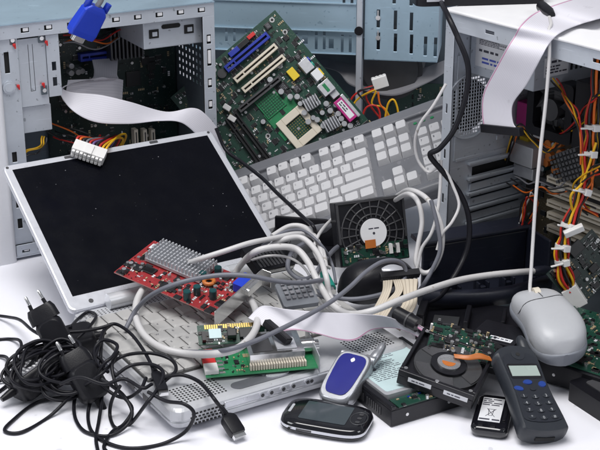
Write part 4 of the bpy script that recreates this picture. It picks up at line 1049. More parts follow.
# bare drive electronics behind it
T_, w, d = fz((424, 350, .050), (512, 372, .034), (452, 326, .056))
de = thing('drive_board', 'dark green drive circuit board with a black block, behind the open drive', 'circuit board', T_)
mb = MB(); mb.box(0, w, 0, d, -.010, -.001); mb.build('tray', 'hdd', de, bevel=.001)
mb = MB(); mb.box(.002, w-.002, .002, d-.002, -.0008, .0006); mb.build('circuit_board', 'green', de)
smd('surface_components', de, w, d, .0006, 170, 17)
for x, y, s in ((.02, .02, .014), (.045, .03, .01), (.062, .016, .012)):
    mb = MB(); mb.box(x, x+s, y, y+s, .0006, .003); mb.build('chip', 'chip', de, bevel=.0004)
T_, w, d = fz((468, 350, .030), (512, 361, .030), (480, 336, .030))
db = thing('drive_case', 'black metal drive case with a small white sticker, left of the grey mouse', 'drive', T_)
mb = MB(); mb.box(0, w, 0, .05, -.012, .018); mb.build('case', 'hdd', db, bevel=.001)
mb = MB(); mb.box(w*.4, w*.9, .006, .014, .018, .0183); mb.build('sticker', 'paper', db)
mb = MB(); lines(mb, w*.42, w*.86, .008, .012, .0184, 1, seed=2); mb.build('sticker_print', 'ink', db)
# optical drive block under the grey mouse
T_, w, d = fz((508, 371, .0), (574, 393, .0), (545, 322, .0))
ob = thing('optical_drive', 'black drive with its green circuit board on top, beneath the grey mouse', 'drive', T_)
w = .115; d = .15
mb = MB(); mb.box(0, w, 0, d, .002, .028); mb.build('case', 'hdd', ob, bevel=.0012)
mb = MB(); mb.box(.004, w-.004, .004, d-.004, .0285, .0302); mb.build('circuit_board', 'green', ob)
smd('surface_components', ob, w-.01, d-.01, .0302, 240, 19, T=Matrix.Translation((.005, .005, 0)))
for k in range(3):
    mb = MB(); mb.box(.02+k*.026, .032+k*.026, .012, .024, .0302, .033); mb.build('chip', 'chip', ob, bevel=.0004)
    mb = MB(); mb.cyl((w*(.2+.3*k), 0, .014), .0018, -.0006, 'y', 14); mb.build('screw', 'solder', ob)
# navy block at the right edge
T_, w, d = fz((566, 399, .0), (622, 436, .0), (610, 352, .0))
nb = thing('disk_caddy', 'black plastic case cut off by the right edge of the picture', 'plastic case', T_)
mb = MB(); mb.prism(rrect(0, .15, 0, .11, .006), -.0, .022); mb.build('shell', 'black', nb, bevel=.002)
mb = MB(); mb.prism(rrect(.012, .14, .014, .10, .004), .022, .0232); mb.build('lid', 'chip2', nb, bevel=.0006)
# grey mouse
A_ = G(526, 297, .070); B_ = G(566, 355, .053)
ax = B_-A_; Lm2 = .128
gm = thing('ball_mouse', 'light grey two button mouse with a scroll wheel, on the green drive board', 'computer mouse', axes(A_, ax, V((1, .55, .12))))
Lm2 = ax.length*1.02
secs = []
n, m = 26, 28
def mw(tt): return .0335*(1-abs(2*tt-1)**4.5*.999)**.5*(.90-.07*math.exp(-((tt-.40)/.2)**2)+.05*math.exp(-((tt-.74)/.22)**2))
def mh(tt): return .013+.016*math.sin(PI*min(1, max(0, (tt*.86+.02))))**.8 if tt < .98 else .012
for i in range(n+1):
    tt = (1-math.cos(PI*i/n))/2; w_ = mw(tt)+.001; edge = (1-abs(2*tt-1)**7)**.5
    hh = mh(tt)*(.25+.75*edge) if 0 < tt < 1 else mh(tt)*.25
    cyo = .005*math.sin(tt*PI*1.1)
    secs.append([(Lm2*tt, cyo+w_*math.copysign(abs(math.cos(2*PI*k/m))**.6, math.cos(2*PI*k/m)), (hh*max(0, math.sin(2*PI*k/m))**.62 if math.sin(2*PI*k/m) > 0 else -.006*abs(math.sin(2*PI*k/m))**.5)) for k in range(m)])
mb = MB(); mb.loft(secs); mb.build('shell', 'mouse', gm)
sk = []
for i in range(n+1):
    tt = (1-math.cos(PI*i/n))/2; w_ = mw(tt)*1.015+.0016; cyo = .005*math.sin(tt*PI*1.1)
    sk.append([(-.002+(Lm2+.004)*tt, cyo+w_*math.copysign(abs(math.cos(2*PI*k/16))**.35, math.cos(2*PI*k/16)), -.004+.0075*math.copysign(abs(math.sin(2*PI*k/16))**.5, math.sin(2*PI*k/16))) for k in range(16)])
mb = MB(); mb.loft(sk); mb.build('skirt', 'mouse2', gm)
def mz(x, y):
    tt = x/Lm2; w_ = mw(tt)+.001; edge = (1-abs(2*tt-1)**7)**.5; hh = mh(tt)*(.25+.75*edge); yy = abs(y-.005*math.sin(tt*PI*1.1))/w_
    c = min(.995, yy)**(1/.6); return hh*(1-c*c)**.31
mb = MB(); mb.tube([V((Lm2*.33+.006*math.cos(y*52), y, mz(Lm2*.33+.006*math.cos(y*52), y)+.0001)) for y in [(-.026+.052*i/20) for i in range(21)]], .0005, 5); mb.tube([V((x*Lm2, .002, mz(x*Lm2, .002)+.0001)) for x in [.05+.30*i/12 for i in range(13)]], .0005, 5)
mb.build('button_seam', 'chip2', gm)
mb = MB(); mb.cyl((Lm2*.20, -.0015, mz(Lm2*.20, .002)-.0055), .009, .007, 'y', 24); mb.build('scroll_wheel', 'ivory', gm, bevel=.001)
# ================================================================== phones
T_, w, d = fzy((518, 445, .004), (487, 365, .045), (560, 430, .004))
ph_ = thing('bar_phone', 'old dark grey keypad phone with a stub aerial, leaning on the drives', 'mobile phone', T_)
pw, pl_ = w, d*1.10
def pout(s=1., dz=0): # outline with a waist
    o = []
    for i in range(15): t = i/14; o.append((pw/2+(pw/2*s)*(1-.10*math.sin(PI*t)**2-.10*t*t)*1.0, pl_*(.06+.84*t)))
    for i in range(9): a = PI*i/8; o.append((pw/2+pw/2*s*.90*math.cos(a), pl_*.90+pl_*.10*s*math.sin(a)))
    for i in range(15): t = 1-i/14; o.append((pw/2-(pw/2*s)*(1-.10*math.sin(PI*t)**2-.10*t*t), pl_*(.06+.84*t)))
    for i in range(1, 8): a = PI+PI*i/8; o.append((pw/2+pw/2*s*math.cos(a), pl_*.06+pl_*.06*s*math.sin(a)*1.0))
    return o
mb = MB(); secs = []
for z, s in ((0, .86), (.003, .96), (.010, 1), (.016, .985), (.0195, .93), (.021, .86)): secs.append([(x, y, z) for x, y in pout(s)])
mb.loft(secs); mb.build('body', 'phone', ph_, bevel=.0)
ox, tp = pw/2, .0211
mb = MB(); pl2 = [(ox+(x-ox)*.80, pl_*.10+(y)*.80) for x, y in pout(1)]; mb.prism(pl2, tp-.0008, tp+.0007); fp = mb.build('face', 'phone2', ph_, bevel=.0005)
sx0, sx1, sy0, sy1 = pw*.20, pw*.80, pl_*.615, pl_*.735
mb = MB(); mb.prism(rrect(sx0-.002, sx1+.002, sy0-.003, sy1+.003, .003), tp+.0007, tp+.001); mb.build('screen_frame', 'gloss', ph_)
mb = MB(); mb.box(sx0, sx1, sy0, sy1, tp+.001, tp+.0014); mb.build('screen', 'lcd', ph_)
mb = MB(); mb.cyl((ox, pl_*.87, tp+.0002), .0075, .001, n=24); mb.cyl((ox, pl_*.87, tp+.0012), .0025, .0003, n=14, mi=1); mb.build('earpiece', ['phone', 'void'], ph_, bevel=.0004)
def keyp(name, x, y, a, b, mats, legend, rot=0):
    mb = MB(); pts = [(a*math.cos(2*PI*i/20), b*math.sin(2*PI*i/20)) for i in range(20)]
    mb.prism(pts, 0, .0011, taper=.12); 
    if legend: text(mb, legend, .0051, 0, 0, .00125, 1)
    mb.build(name, mats, ph_, Matrix.Translation((x, y, tp+.0007)) @ Matrix.Rotation(rot, 4, 'Z'))
for r_i, row in enumerate(('123', '456', '789', '*0#')):
    for c_i, t in enumerate(row):
        keyp('key', ox+(c_i-1)*pw*.235, pl_*(.375-.078*r_i)+abs(c_i-1)*-.0012*(-1), pw*.085, pl_*.022, ['phone', 'keyink'], t, 0)
keyp('menu_key', ox-pw*.03, pl_*.545, pw*.10, pl_*.028, ['keyblue', 'whiteink'], '')
keyp('call_key', ox+pw*.26, pl_*.52, pw*.085, pl_*.034, ['keyblue', 'whiteink'], '', .4)
keyp('call_key', ox-pw*.27, pl_*.475, pw*.10, pl_*.026, ['keyblue', 'whiteink'], '', -.3)
keyp('menu_key', ox+pw*.02, pl_*.465, pw*.07, pl_*.022, ['phone2', 'blueink'], '')
a0_ = V((pw*.80, pl_*.92, .011)); mb = MB(); mb.tube(cr([a0_, a0_+V((.0, .018, .002)), a0_+V((.0, .028, .002))], 5), [.0062]*6+[.0056, .005, .0045, .004, .002], 14); mb.build('aerial', 'phone', ph_)
mb = MB(); mb.box(pw*.30, pw*.70, -.0006, .004, .006, .011); mb.build('charging_port', 'void', ph_)
# battery
T_, w, d = fz((469, 437, .0), (507, 442, .0), (474, 402, .0))
bt = thing('phone_battery', 'black phone battery with a white label, lying beside the old keypad phone', 'battery', T_)
mb = MB(); mb.loft([[(x, y, z) for x, y in rrect(k, w-k, k, d-k, .008, 5)] for z, k in ((0, .004), (.003, .001), (.009, 0), (.0115, .001), (.0125, .003))]); mb.build('shell', 'gloss', bt)
mb = MB(); mb.box(w*.16, w*.74, d*.20, d*.88, .0125, .0128); lb_ = mb.build('paper_label', 'paper', bt)
mb = MB(); lines(mb, w*.18, w*.72, d*.64, d*.86, .0129, 4, seed=12, gap=.42); lines(mb, w*.18, w*.72, d*.22, d*.29, .0129, 1, seed=13)
bx0, bx1, by0, by1 = w*.38, w*.52, d*.34, d*.56
def stroke(p, q2, t=.0006):
    dx, dy = q2[0]-p[0], q2[1]-p[1]; l_ = math.hypot(dx, dy); nx, ny = -dy/l_*t/2, dx/l_*t/2
    mb.add([(p[0]+nx, p[1]+ny, .013), (p[0]-nx, p[1]-ny, .013), (q2[0]-nx, q2[1]-ny, .013), (q2[0]+nx, q2[1]+ny, .013)], [(0, 1, 2, 3)])
stroke((bx0-.002, by0), (bx1+.002, by1)); stroke((bx1+.002, by0), (bx0-.002, by1)); stroke((bx0, by1-.001), (bx0+.001, by0+.002)); stroke((bx1, by1-.001), (bx1-.001, by0+.002)); stroke((bx0-.001, by1-.001), (bx1+.001, by1-.001)); stroke((bx0+.001, by0+.002), (bx1-.001, by0+.002))
mb.build('label_print', 'ink', lb_)
mb = MB(); mb.box(w*.80, w*.88, d*.25, d*.80, .0122, .0138); mb.box(w*.2, w*.34, d*.04, d*.12, .012, .0138); mb.box(w*.52, w*.66, d*.04, d*.12, .012, .0138); mb.build('catch', 'black', bt, bevel=.0006)
# flip phone
T_, w, d = fzy((315, 402, .006), (343, 354, .036), (350, 411, .006))
d *= 1.02
fp_ = thing('flip_phone', 'closed silver flip phone with a glossy blue lid and stub aerial', 'mobile phone', T_)
def fout(s=1.): return [(w/2+(w/2)*s*math.copysign(abs(math.cos(a))**.46, math.cos(a))*(1+.05*math.sin(a)), d/2+d/2*s*math.copysign(abs(math.sin(a))**.5, math.sin(a))) for a in [2*PI*i/44 for i in range(44)]]
mb = MB(); mb.loft([[(x, y, z) for x, y in fout(s)] for z, s in ((-.006, .88), (-.0045, .96), (-.001, 1), (.0002, .985), (.0010, .985), (.0022, 1), (.008, .985), (.011, .94), (.0118, .89))]); mb.build('body', 'psilver', fp_)
mb = MB(); mb.prism([(w/2+(x-w/2)*.95*(.86+.16*(y/d)), d*.515+(y-d/2)*.93) for x, y in fout(.84)], .0114, .0126); ln = mb.build('lid_window', 'pblue', fp_, bevel=.0005)
mb = MB(); mb.prism([(w*.5+.0018*math.cos(i*PI/8)*(1+.4*math.cos(i*PI/4)), d*.80+.0032*math.sin(i*PI/8)) for i in range(16)], .01262, .0128); mb.build('emblem', 'whiteink', ln)
for x in (w*.16, w*.84):
    mb = MB(); mb.cyl((x-.006, d*.965, .002), .0062, .012, 'x', 18); mb.build('hinge', 'psilver', fp_, bevel=.001)
a0_ = V((w*.86, d*.90, .001)); mb = MB(); mb.tube(cr([a0_, a0_+V((.002, .018, 0)), a0_+V((.003, .032, .001))], 5), [.0062]*5+[.0055, .005, .0048, .0045, .004, .0022], 14); mb.build('aerial', 'psilver', fp_)
# slider phone
T_, w, d = fz((275, 432, .0), (362, 447, .0), (284, 403, .0))
sp_ = thing('candybar_phone', 'glossy black phone with a wide dark screen, flat at the front', 'mobile phone', T_)
def so(s=1., k=0): return [(w/2+(w/2-k)*math.copysign(abs(math.cos(a))**.55, math.cos(a)), d/2+(d/2-k)*math.copysign(abs(math.sin(a))**.38, math.sin(a))*(1-.10*abs(math.cos(a))**4)) for a in [2*PI*i/56 for i in range(56)]]
mb = MB(); mb.loft([[(x, y, z) for x, y in so(1, k)] for z, k in ((0.0005, .005), (.002, .002), (.0050, .0005), (.0052, .001), (.0055, .001))]); mb.build('back_shell', 'gloss', sp_)
mb = MB(); mb.loft([[(x, y, z) for x, y in so(1, k)] for z, k in ((.0055, .0008), (.0075, 0), (.0090, .0004))]); mb.build('side_trim', 'silver2', sp_)
mb = MB(); mb.loft([[(x, y, z) for x, y in so(1, k)] for z, k in ((.0090, .0006), (.0125, .0015), (.0138, .004), (.0142, .008))]); mb.build('front_shell', 'gloss', sp_)
mb = MB(); mb.prism(rrect(w*.22, w*.76, d*.20, d*.82, .002), .0141, .0146); mb.build('screen', 'dlcd', sp_)
mb = MB(); mb.tube([V((w*.87+.009*math.cos(t*PI/16), d*.5+.013*math.sin(t*PI/16), .0141)) for t in range(33)], .0006, 6, caps=False); mb.build('key_ring', 'hddgrey', sp_)
for dy in (-.008, 0, .008):
    mb = MB(); mb.prism(rrect(w*.85, w*.90, d*.5+dy-.002, d*.5+dy+.002, .0015), .0139, .0147); mb.build('key', 'chip2', sp_, bevel=.0003)
mb = MB(); mb.prism(rrect(w*.07, w*.10, d*.36, d*.64, .0012), .0137, .0145); mb.build('earpiece', 'silver2', sp_)
mb = MB(); mb.cyl((w*.16, .0006, .0072), .0016, -.0012, 'y', 12); mb.build('side_jack', 'void', sp_)
mb = MB(); mb.box(w*.24, w*.42, -.0004, .002, .0062, .0085); mb.build('side_key', 'chip2', sp_, bevel=.0006)

# ================================================================== navy computer front
T_, w, d = fz((420, 312, .012), (549, 288, .012), (432, 283, .012))
nf = thing('front_panel', 'long dark navy plastic computer front with inner clips, before the right tower', 'plastic panel', T_)
W0 = w; mb = MB()
hb_ = .062
XL = .030; mb.box(XL, W0-.004, .052, .058, .0, hb_)
mb.loft([[(x, y, z) for x, y, z in ((s_, .050, hb_), (s_, .050, hb_+.006), (s_, .082, hb_+.008), (s_, .084, hb_+.002))] for s_ in (XL-.002, W0)], smooth=False)
mb.box(W0-.004, W0, .0, .083, .0, hb_+.004); mb.box(XL, W0-.004, .0, .052, 0, .004)
mb.build('shell', 'navy', nf, bevel=.002)
secs = []
for i in range(17):
    t = i/16; x = -.005+(W0+.0)*t; y = -.012-.016*math.sin(PI*t); z0 = .012*(1-t)**2
    secs.append([(x, y, z0+.001), (x, y+.010, z0), (x, y+.013, z0+.018), (x, y+.005, z0+.024), (x, y-.003, z0+.020)])
mb = MB(); mb.loft(secs); mb.build('curved_lip', 'navy', nf)
for x in (.045, .085, .122, .158):
    if x > W0: continue
    mb = MB(); mb.box(x-.008, x+.008, .0, .006, .004, .030); mb.box(x-.008, x-.005, -.008, .0, .004, .028); mb.box(x+.005, x+.008, -.008, .0, .004, .028); mb.box(x-.004, x+.004, -.006, .0, .012, .022); mb.build('clip', 'navy', nf, bevel=.001)
mb = MB(); mb.cyl((.045, .052, .035), .006, -.004, 'y', 20); mb.build('stud', 'navy', nf, bevel=.0008)
# black bracket heap under the panel
T_, w, d = fz((415, 340, .0), (520, 350, .0), (440, 312, .0))
br = thing('drive_bracket', 'black plastic drive bracket lying in the shade under the navy panel', 'bracket', T_)
mb = MB(); mb.box(0, w+.03, 0, .082, 0, .018); mb.box(0, .01, 0, .05, .018, .034); mb.box(w*.45, w*.5, 0, .05, .018, .03); mb.box(w*.8, w*.84, .01, .05, .018, .03)
mb.build('frame', 'black', br, bevel=.0015)
mb = MB(); mb.box(w*.15, w*.4, .006, .03, .018, .022); mb.build('insert', 'hddgrey', br, bevel=.001)
# ================================================================== things on the right tower
ZT = HR+.0008
pr = []
for (a, b), (c, d_), m_ in (((484, 129), (519, 131), 'h'), ((482, 112), (513, 122), 'h'), ((484, 92), (513, 104), 'h'), ((496, 68), (527, 84), 'h'), ((507, 48), (541, 58), 'h'), ((514, 37), (549, 44), 'h2'), ((521, 25), (560, 33), 't'), ((535, 13), (578, 25), 't'), ((558, 4), (598, 19), 't2'), ((590, -6), (624, 12), 't')):
    P_ = []
    for x, y in ((a, b), (c, d_)):
        if m_[0] == 'h': P_.append(TRp(x, y, -.022 if m_ == 'h' else -.012))
        else: P_.append(G(x, y, ZT+(.004 if m_ == 't' else .012)))
    pr.append((P_[1], P_[0]))
rbn = put(ribbon(pr, cols=44), 'ribbon_cable', ['ribbon', 'pink'], 'wide pale grey ribbon cable draped over the white tower top at right', 'ribbon cable')
A_, B_ = TRp(483, 127, -.022), TRp(521, 131, -.022)
T_ = axes(A_, B_-A_, V((0, 0, 1))); L_ = (B_-A_).length
mb = MB(); mb.box(-.001, L_+.001, -.006, .004, -.004, .004); o = mb.build('plug', 'black', None, None, bevel=.001); o.parent = rbn; o.matrix_local = T_
# black adapter on top
A_ = G(417, 7, ZT); B_ = G(546, 3, ZT)
T_ = axes(A_, B_-A_, V((0, 1, 0))); L_ = (B_-A_).length
ad = thing('power_adapter', 'black slab shaped device on the white tower top, mostly cut off above', 'adapter', T_)
mb = MB(); mb.prism(rrect(0, L_, 0, .10, .01), 0, .022); mb.build('case', 'black', ad, bevel=.003)
mb = MB(); mb.prism(rrect(.012, .034, -.001, .0005, .0004), .006, .016); mb.build('port', 'silver2', ad)
mb = MB(); mb.box(-.004, .10, .01, .085, .0225, .0245); mb.build('lid', 'chip2', ad, bevel=.001)
# mouse cord with its plug
top = G(549, 30, ZT+.004); e0 = TRp(549.5, 42, -.008); mfront = G(530, 296, .083)
def lerp_y(px, py, t): return YP(px, py, e0.y+(mfront.y-e0.y)*t)
cp_ = [G(549, 16, ZT+.004), G(551, 24, ZT+.006), top, e0]+[lerp_y(x, y, t) for x, y, t in ((549, 62, .06), (546, 100, .16), (541, 145, .3), (536, 195, .48), (533, 240, .66), (531, 272, .84), (530, 291, .97))]+[G(533, 304, .078)]
mc_ = gm
iv = axes(G(526, 297, .070), G(566, 355, .053)-G(526, 297, .070), V((1, .55, .12))).inverted()
mb = MB(); mb.tube([iv @ p for p in cr(cp_, 10)], .0021, 10); mb.build('cord', 'wcable', mc_)
A_, B_ = G(541, 6, ZT+.007), G(552, 15, ZT+.007)
mb = MB(); mb.tube([iv @ A_, iv @ A_.lerp(B_, .1), iv @ A_.lerp(B_, .7), iv @ B_], [.006, .007, .0068, .004], 14); mb.build('plug', 'black', mc_)
# blue video connector hanging over the left tower
A_ = YP(97, 6, -.17); B_ = YP(78, 38, -.17)
T_ = axes(A_, B_-A_, V((1, .35, .55)))
vc = thing('video_plug', 'bright blue video plug on a grey cord, hanging before the left tower', 'video plug', T_); L_ = (B_-A_).length
mb = MB(); mb.loft([[(x, y, z) for y, z in rrect(-a, a, -b, b, .003, 3)] for x, a, b in ((.0, .010, .006), (.004, .014, .007), (.008, .0165, .0075), (L_*.75, .0185, .0085), (L_*.9, .0175, .008), (L_*.91, .0165, .0075))], smooth=False)
mb.build('hood', 'vgablue', vc, bevel=.0008)
for s in (-1, 1):
    mb = MB(); mb.tube([V((-.008, s*.0135, 0)), V((.004, s*.0135, 0)), V((.0041, s*.0135, 0)), V((L_*.75+.010, s*.0135, 0))], [.0042, .0042, .0025, .0025], 16); mb.build('thumb_screw', 'vgablue', vc)
mb = MB(); mb.prism(rrect(-.009, .009, -.0045, .0045, .003), L_*.91, L_*1.08, 0, Matrix(((0, 0, 1, 0), (1, 0, 0, 0), (0, 1, 0, 0), (0, 0, 0, 1)))); mb.build('shell', 'chrome', vc)
iv = T_.inverted(); mb = MB(); mb.tube(cr([V((.004, 0, 0)), V((-.012, 0, 0)), iv @ (A_+V((.01, .0, .035))), iv @ (A_+V((.03, .03, .055))), iv @ (A_+V((.06, .12, .03))), iv @ (A_+V((.10, .24, .03)))], 8), .0036, 10); mb.build('cord', 'wire_gr', vc)
# white power plug with coloured wires on the laptop lid
A_ = G(90, 140, .158); B_ = G(103, 156, .142)
T_ = axes(TLP @ TLD @ V((.115, .232, .016)), TLP.to_3x3() @ TLD.to_3x3() @ V((.75, -.62, .0)), TLP.to_3x3() @ TLD.to_3x3() @ V((.62, .75, .0)))
pp_ = thing('power_plug', 'white block power plug with red, black and yellow wires, on the screen edge', 'power plug', T_)
mb = MB(); mb.box(-.022, .022, -.009, .009, -.013, .001); 
for k in range(8): mb.box(-.0205+k*.0053, -.0165+k*.0053, -.013, -.009, -.0118, -.0075); mb.box(-.0205+k*.0053, -.0165+k*.0053, -.013, -.009, -.0055, -.0008)
mb.box(-.005, .005, -.011, .006, .001, .003); mb.build('housing', 'nylon', pp_, bevel=.0006)
iv = T_.inverted()
for k, c in enumerate(('wire_r', 'wire_o', 'wire_k', 'wire_gr', 'wire_r', 'wire_v', 'wire_k', 'wire_r', 'wire_y', 'wire_y')):
    x = -.02+k*.0044; e1 = iv @ TLp(96+k*2.6, 139-k*.4+(k % 3)*1.2, .012); e2 = iv @ TLp(100+k*2.9, 136+(k % 3)*2, .05); e3 = iv @ TLp(92+k*3, 152, .09)
    mb = MB(); mb.tube(cr([V((x, .008, -.006)), V((x, .018, -.003)), e1, e2, e3], 7), .0016, 8); mb.build('wire', c, pp_)

# ================================================================== wire harness on the right
yh = -.315
hp = [YP(x, y, yh-.0004*(y-60)*.25) for x, y in ((604, 40), (599, 80), (594, 112), (591, 140), (588, 165), (584, 190), (573, 214), (565, 236), (562, 256), (565, 275), (570, 290))]
hn = thing('wire_harness', 'bundle of red, yellow and black power wires with white cable ties at right', 'wire harness', Matrix.Translation(hp[7]))
iv = hn.matrix_world.inverted(); rd = random.Random(12)
base = cr([iv @ p for p in hp], 8); m = len(base)
for k, c in enumerate(('wire_y', 'wire_r', 'wire_k', 'wire_y', 'wire_r', 'wire_k', 'wire_o', 'wire_k', 'wire_y', 'wire_r')):
    a = 2*PI*k/10; ph0 = rd.random()*6; pts = []
    for i, p in enumerate(base):
        sp = .0048+.004*abs(math.sin(i*.28)); aa = a+i*.05
        pts.append(p+V((math.cos(aa)*sp, math.sin(aa)*sp*.8, math.sin(aa+1)*sp*.4)))
    mb = MB(); mb.tube(pts, .0017, 7); mb.build('wire', c, hn)
for i in (20, 28, 40, 52, 60, 66):
    p = base[i]; dv = (base[i+1]-base[i-1]).normalized()
    Tt = axes(p, dv, V((.3, -1, .1)) if abs(dv.y) < .9 else V((1, 0, 0)))
    mb = MB(); mb.cyl((-.0025, 0, 0), .0095, .005, 'x', 14); mb.box(-.004, .004, .006, .013, -.004, .004); mb.box(-.001, .001, .008, .011, .004, .020); mb.build('cable_tie', 'nylon', hn, Tt, bevel=.0006)
p = base[-1]; Tt = axes(p, V((.55, -.1, -.8)), V((.8, -.1, .5)))
mb = MB(); mb.box(-.004, .024, -.010, .010, -.006, .006)
for k in range(4): mb.cyl((.0235, -.0075+k*.005, 0), .0018, .002, 'x', 8)
mb.build('plug', 'nylon', hn, Tt, bevel=.0012)
A_ = iv @ YP(573, 231, yh-.03); Tt = axes(A_, V((.9, 0, .42)), V((-.42, -.2, .9)))
mb = MB(); mb.box(-.011, .013, -.004, .004, -.004, .004); mb.build('plug', 'nylon', hn, Tt, bevel=.001)
mb = MB(); mb.tube(cr([base[48], base[44]+V((-.012, -.01, .012)), base[36]+V((-.006, -.012, .0)), base[24]+V((.004, -.01, 0))], 8), .0016, 7); mb.build('wire', 'wire_y', hn)
# green board standing at the right edge
A_, B_, C_ = YP(577, 311, -.345), YP(612, 276, -.315), YP(566, 268, -.325)
T_, w, d = fr(A_, B_, C_)
sb = thing('expansion_card', 'dark green circuit board standing on edge beside the wire bundle', 'expansion card', T_)
mb = MB(); mb.box(0, w*1.3, 0, d*1.25, -.0016, 0); mb.build('circuit_board', 'dgreen', sb)
smd('surface_components', sb, w*1.28, d*1.2, 0, 130, 23)
for x, y, s in ((.02, .03, .014), (.04, .05, .02), (.045, .02, .012)):
    mb = MB(); mb.box(x, x+s, y, y+s*.7, 0, .004); mb.build('chip', 'chip', sb, bevel=.0005)

# ================================================================== cables
def yc(l): return [YP(*p) for p in l]
cable('black_cable', 'blackrub', yc([(436, -8, -.10), (446, 12, -.24), (458, 38, -.27), (468, 66, -.28), (466, 95, -.285), (455, 128, -.29), (440, 148, -.29), (430, 155, -.285), (443, 172, -.285), (459, 192, -.285), (468, 214, -.29), (469, 240, -.30), (463, 260, -.31), (452, 280, -.33), (440, 296, -.335), (424, 304, -.335)]), .0034, 'thick black cord looping down the front post of the white topped tower', 'cable', raw=True)
cable('black_cable', 'blackrub', yc([(216, 128, -.02), (226, 150, -.03), (243, 163, -.06), (262, 178, -.10), (276, 192, -.14), (290, 205, -.18), (304, 218, -.22), (314, 228, -.26)])+[G(318, 246, .06), G(322, 262, .05)], .0026, 'thin black cord running down across the white keys of the desktop keyboard', 'cable', raw=True)
cable('white_cable', 'wcable', yc([(446, 84, -.28), (433, 106, -.28), (420, 124, -.275), (415, 142, -.27), (418, 160, -.27), (428, 172, -.275), (438, 168, -.28), (446, 172, -.285), (453, 186, -.29), (459, 205, -.30), (452, 222, -.31), (442, 234, -.315), (437, 250, -.32)]), .0019, 'thin white cord curling in front of the right end of the keyboard', 'cable', raw=True)
cable('white_cable', 'wcable', yc([(441, 160, -.28), (440, 190, -.29), (437, 214, -.30), (431, 234, -.31), (422, 248, -.31), (418, 264, -.315), (414, 282, -.32)]), .0021, 'thin white cord hanging straight beside the tower post', 'cable', raw=True)
cable('grey_cable', 'wcable', yc([(374, 214, -.06), (394, 201, -.15), (408, 194, -.26), (418, 202, -.28), (422, 222, -.29), (418, 246, -.30), (416, 262, -.31), (422, 272, -.315), (432, 270, -.315), (441, 252, -.315), (442, 230, -.31), (435, 210, -.30), (424, 196, -.28), (410, 190, -.25), (400, 194, -.15), (384, 206, -.06)]), .0031, 'light grey cable coiled beside the upended hard drive', 'cable', raw=True)
cable('grey_cable', 'gcable', yc([(431, 200, -.31), (438, 228, -.32), (440, 250, -.325), (432, 270, -.33), (424, 284, -.335)])+[G(415, 296, .03)], .0026, 'short dark grey cable dropping behind the beige ribbon plug', 'cable', raw=True)
# thick white loop around the cards
cable('monitor_cable', 'wcable', [(150, 283, .062), (141, 292, .058), (136, 305, .052), (137, 322, .048), (147, 338, .044), (165, 349, .043), (190, 354, .043), (214, 354, .068), (236, 349, .074), (250, 338, .072), (257, 324, .066), (255, 308, .058), (248, 297, .05), (240, 288, .046)], .0041, 'thick white cable looped around the red card and over the keys', 'cable')
cable('white_cable', 'wcable', [(180, 266, .07), (200, 259, .095), (225, 251, .105), (250, 243, .11), (275, 238, .105), (295, 234, .1), (312, 236, .09), (322, 250, .08), (326, 268, .07)], .0033, 'white cable running from behind the heatsink to the cable knot', 'cable')
cable('white_cable', 'wcable', [(232, 281, .05), (240, 266, .07), (255, 252, .10), (276, 247, .105), (296, 249, .10), (308, 262, .09), (316, 278, .08), (324, 292, .07), (334, 306, .064), (350, 314, .062), (372, 311, .07), (400, 300, .075), (430, 289, .07), (460, 280, .065), (490, 275, .06), (520, 272, .055), (537, 271, .05)], .0040, 'long thick white cable crossing under the beige ribbon to the navy panel', 'cable')
lc = COL.objects[-1]; mb = MB(); mb.tube([G(533, 271.2, .0508), G(536, 271, .0503), G(545, 270.2, .049), G(549, 270, .0485)], [.0045, .0062, .0062, .005], 14); mb.build('plug', 'navy', lc)
cable('grey_cable', 'gcable', [(125, 330, .040), (136, 310, .058), (150, 296, .082), (170, 286, .10), (195, 279, .108), (222, 275, .112), (250, 276, .11), (276, 281, .10), (300, 283, .09), (322, 280, .08)], .0028, 'dark grey cable arching over the red graphics card', 'cable')
cable('mouse_cable', 'gcable', [(148, 342, .041), (170, 350, .042), (196, 352, .046), (226, 350, .078), (255, 341, .080), (285, 327, .083), (310, 314, .083), (332, 301, .085), (350, 287, .090), (366, 272, .096), (382, 262, .098), (397, 261, .092), (405, 268, .08), (404, 279, .068), (392, 290, .06), (370, 297, .055), (345, 299, .052), (322, 293, .05), (300, 284, .052)], .0027, 'slate grey cable sweeping over the green cards past the black mouse', 'cable')
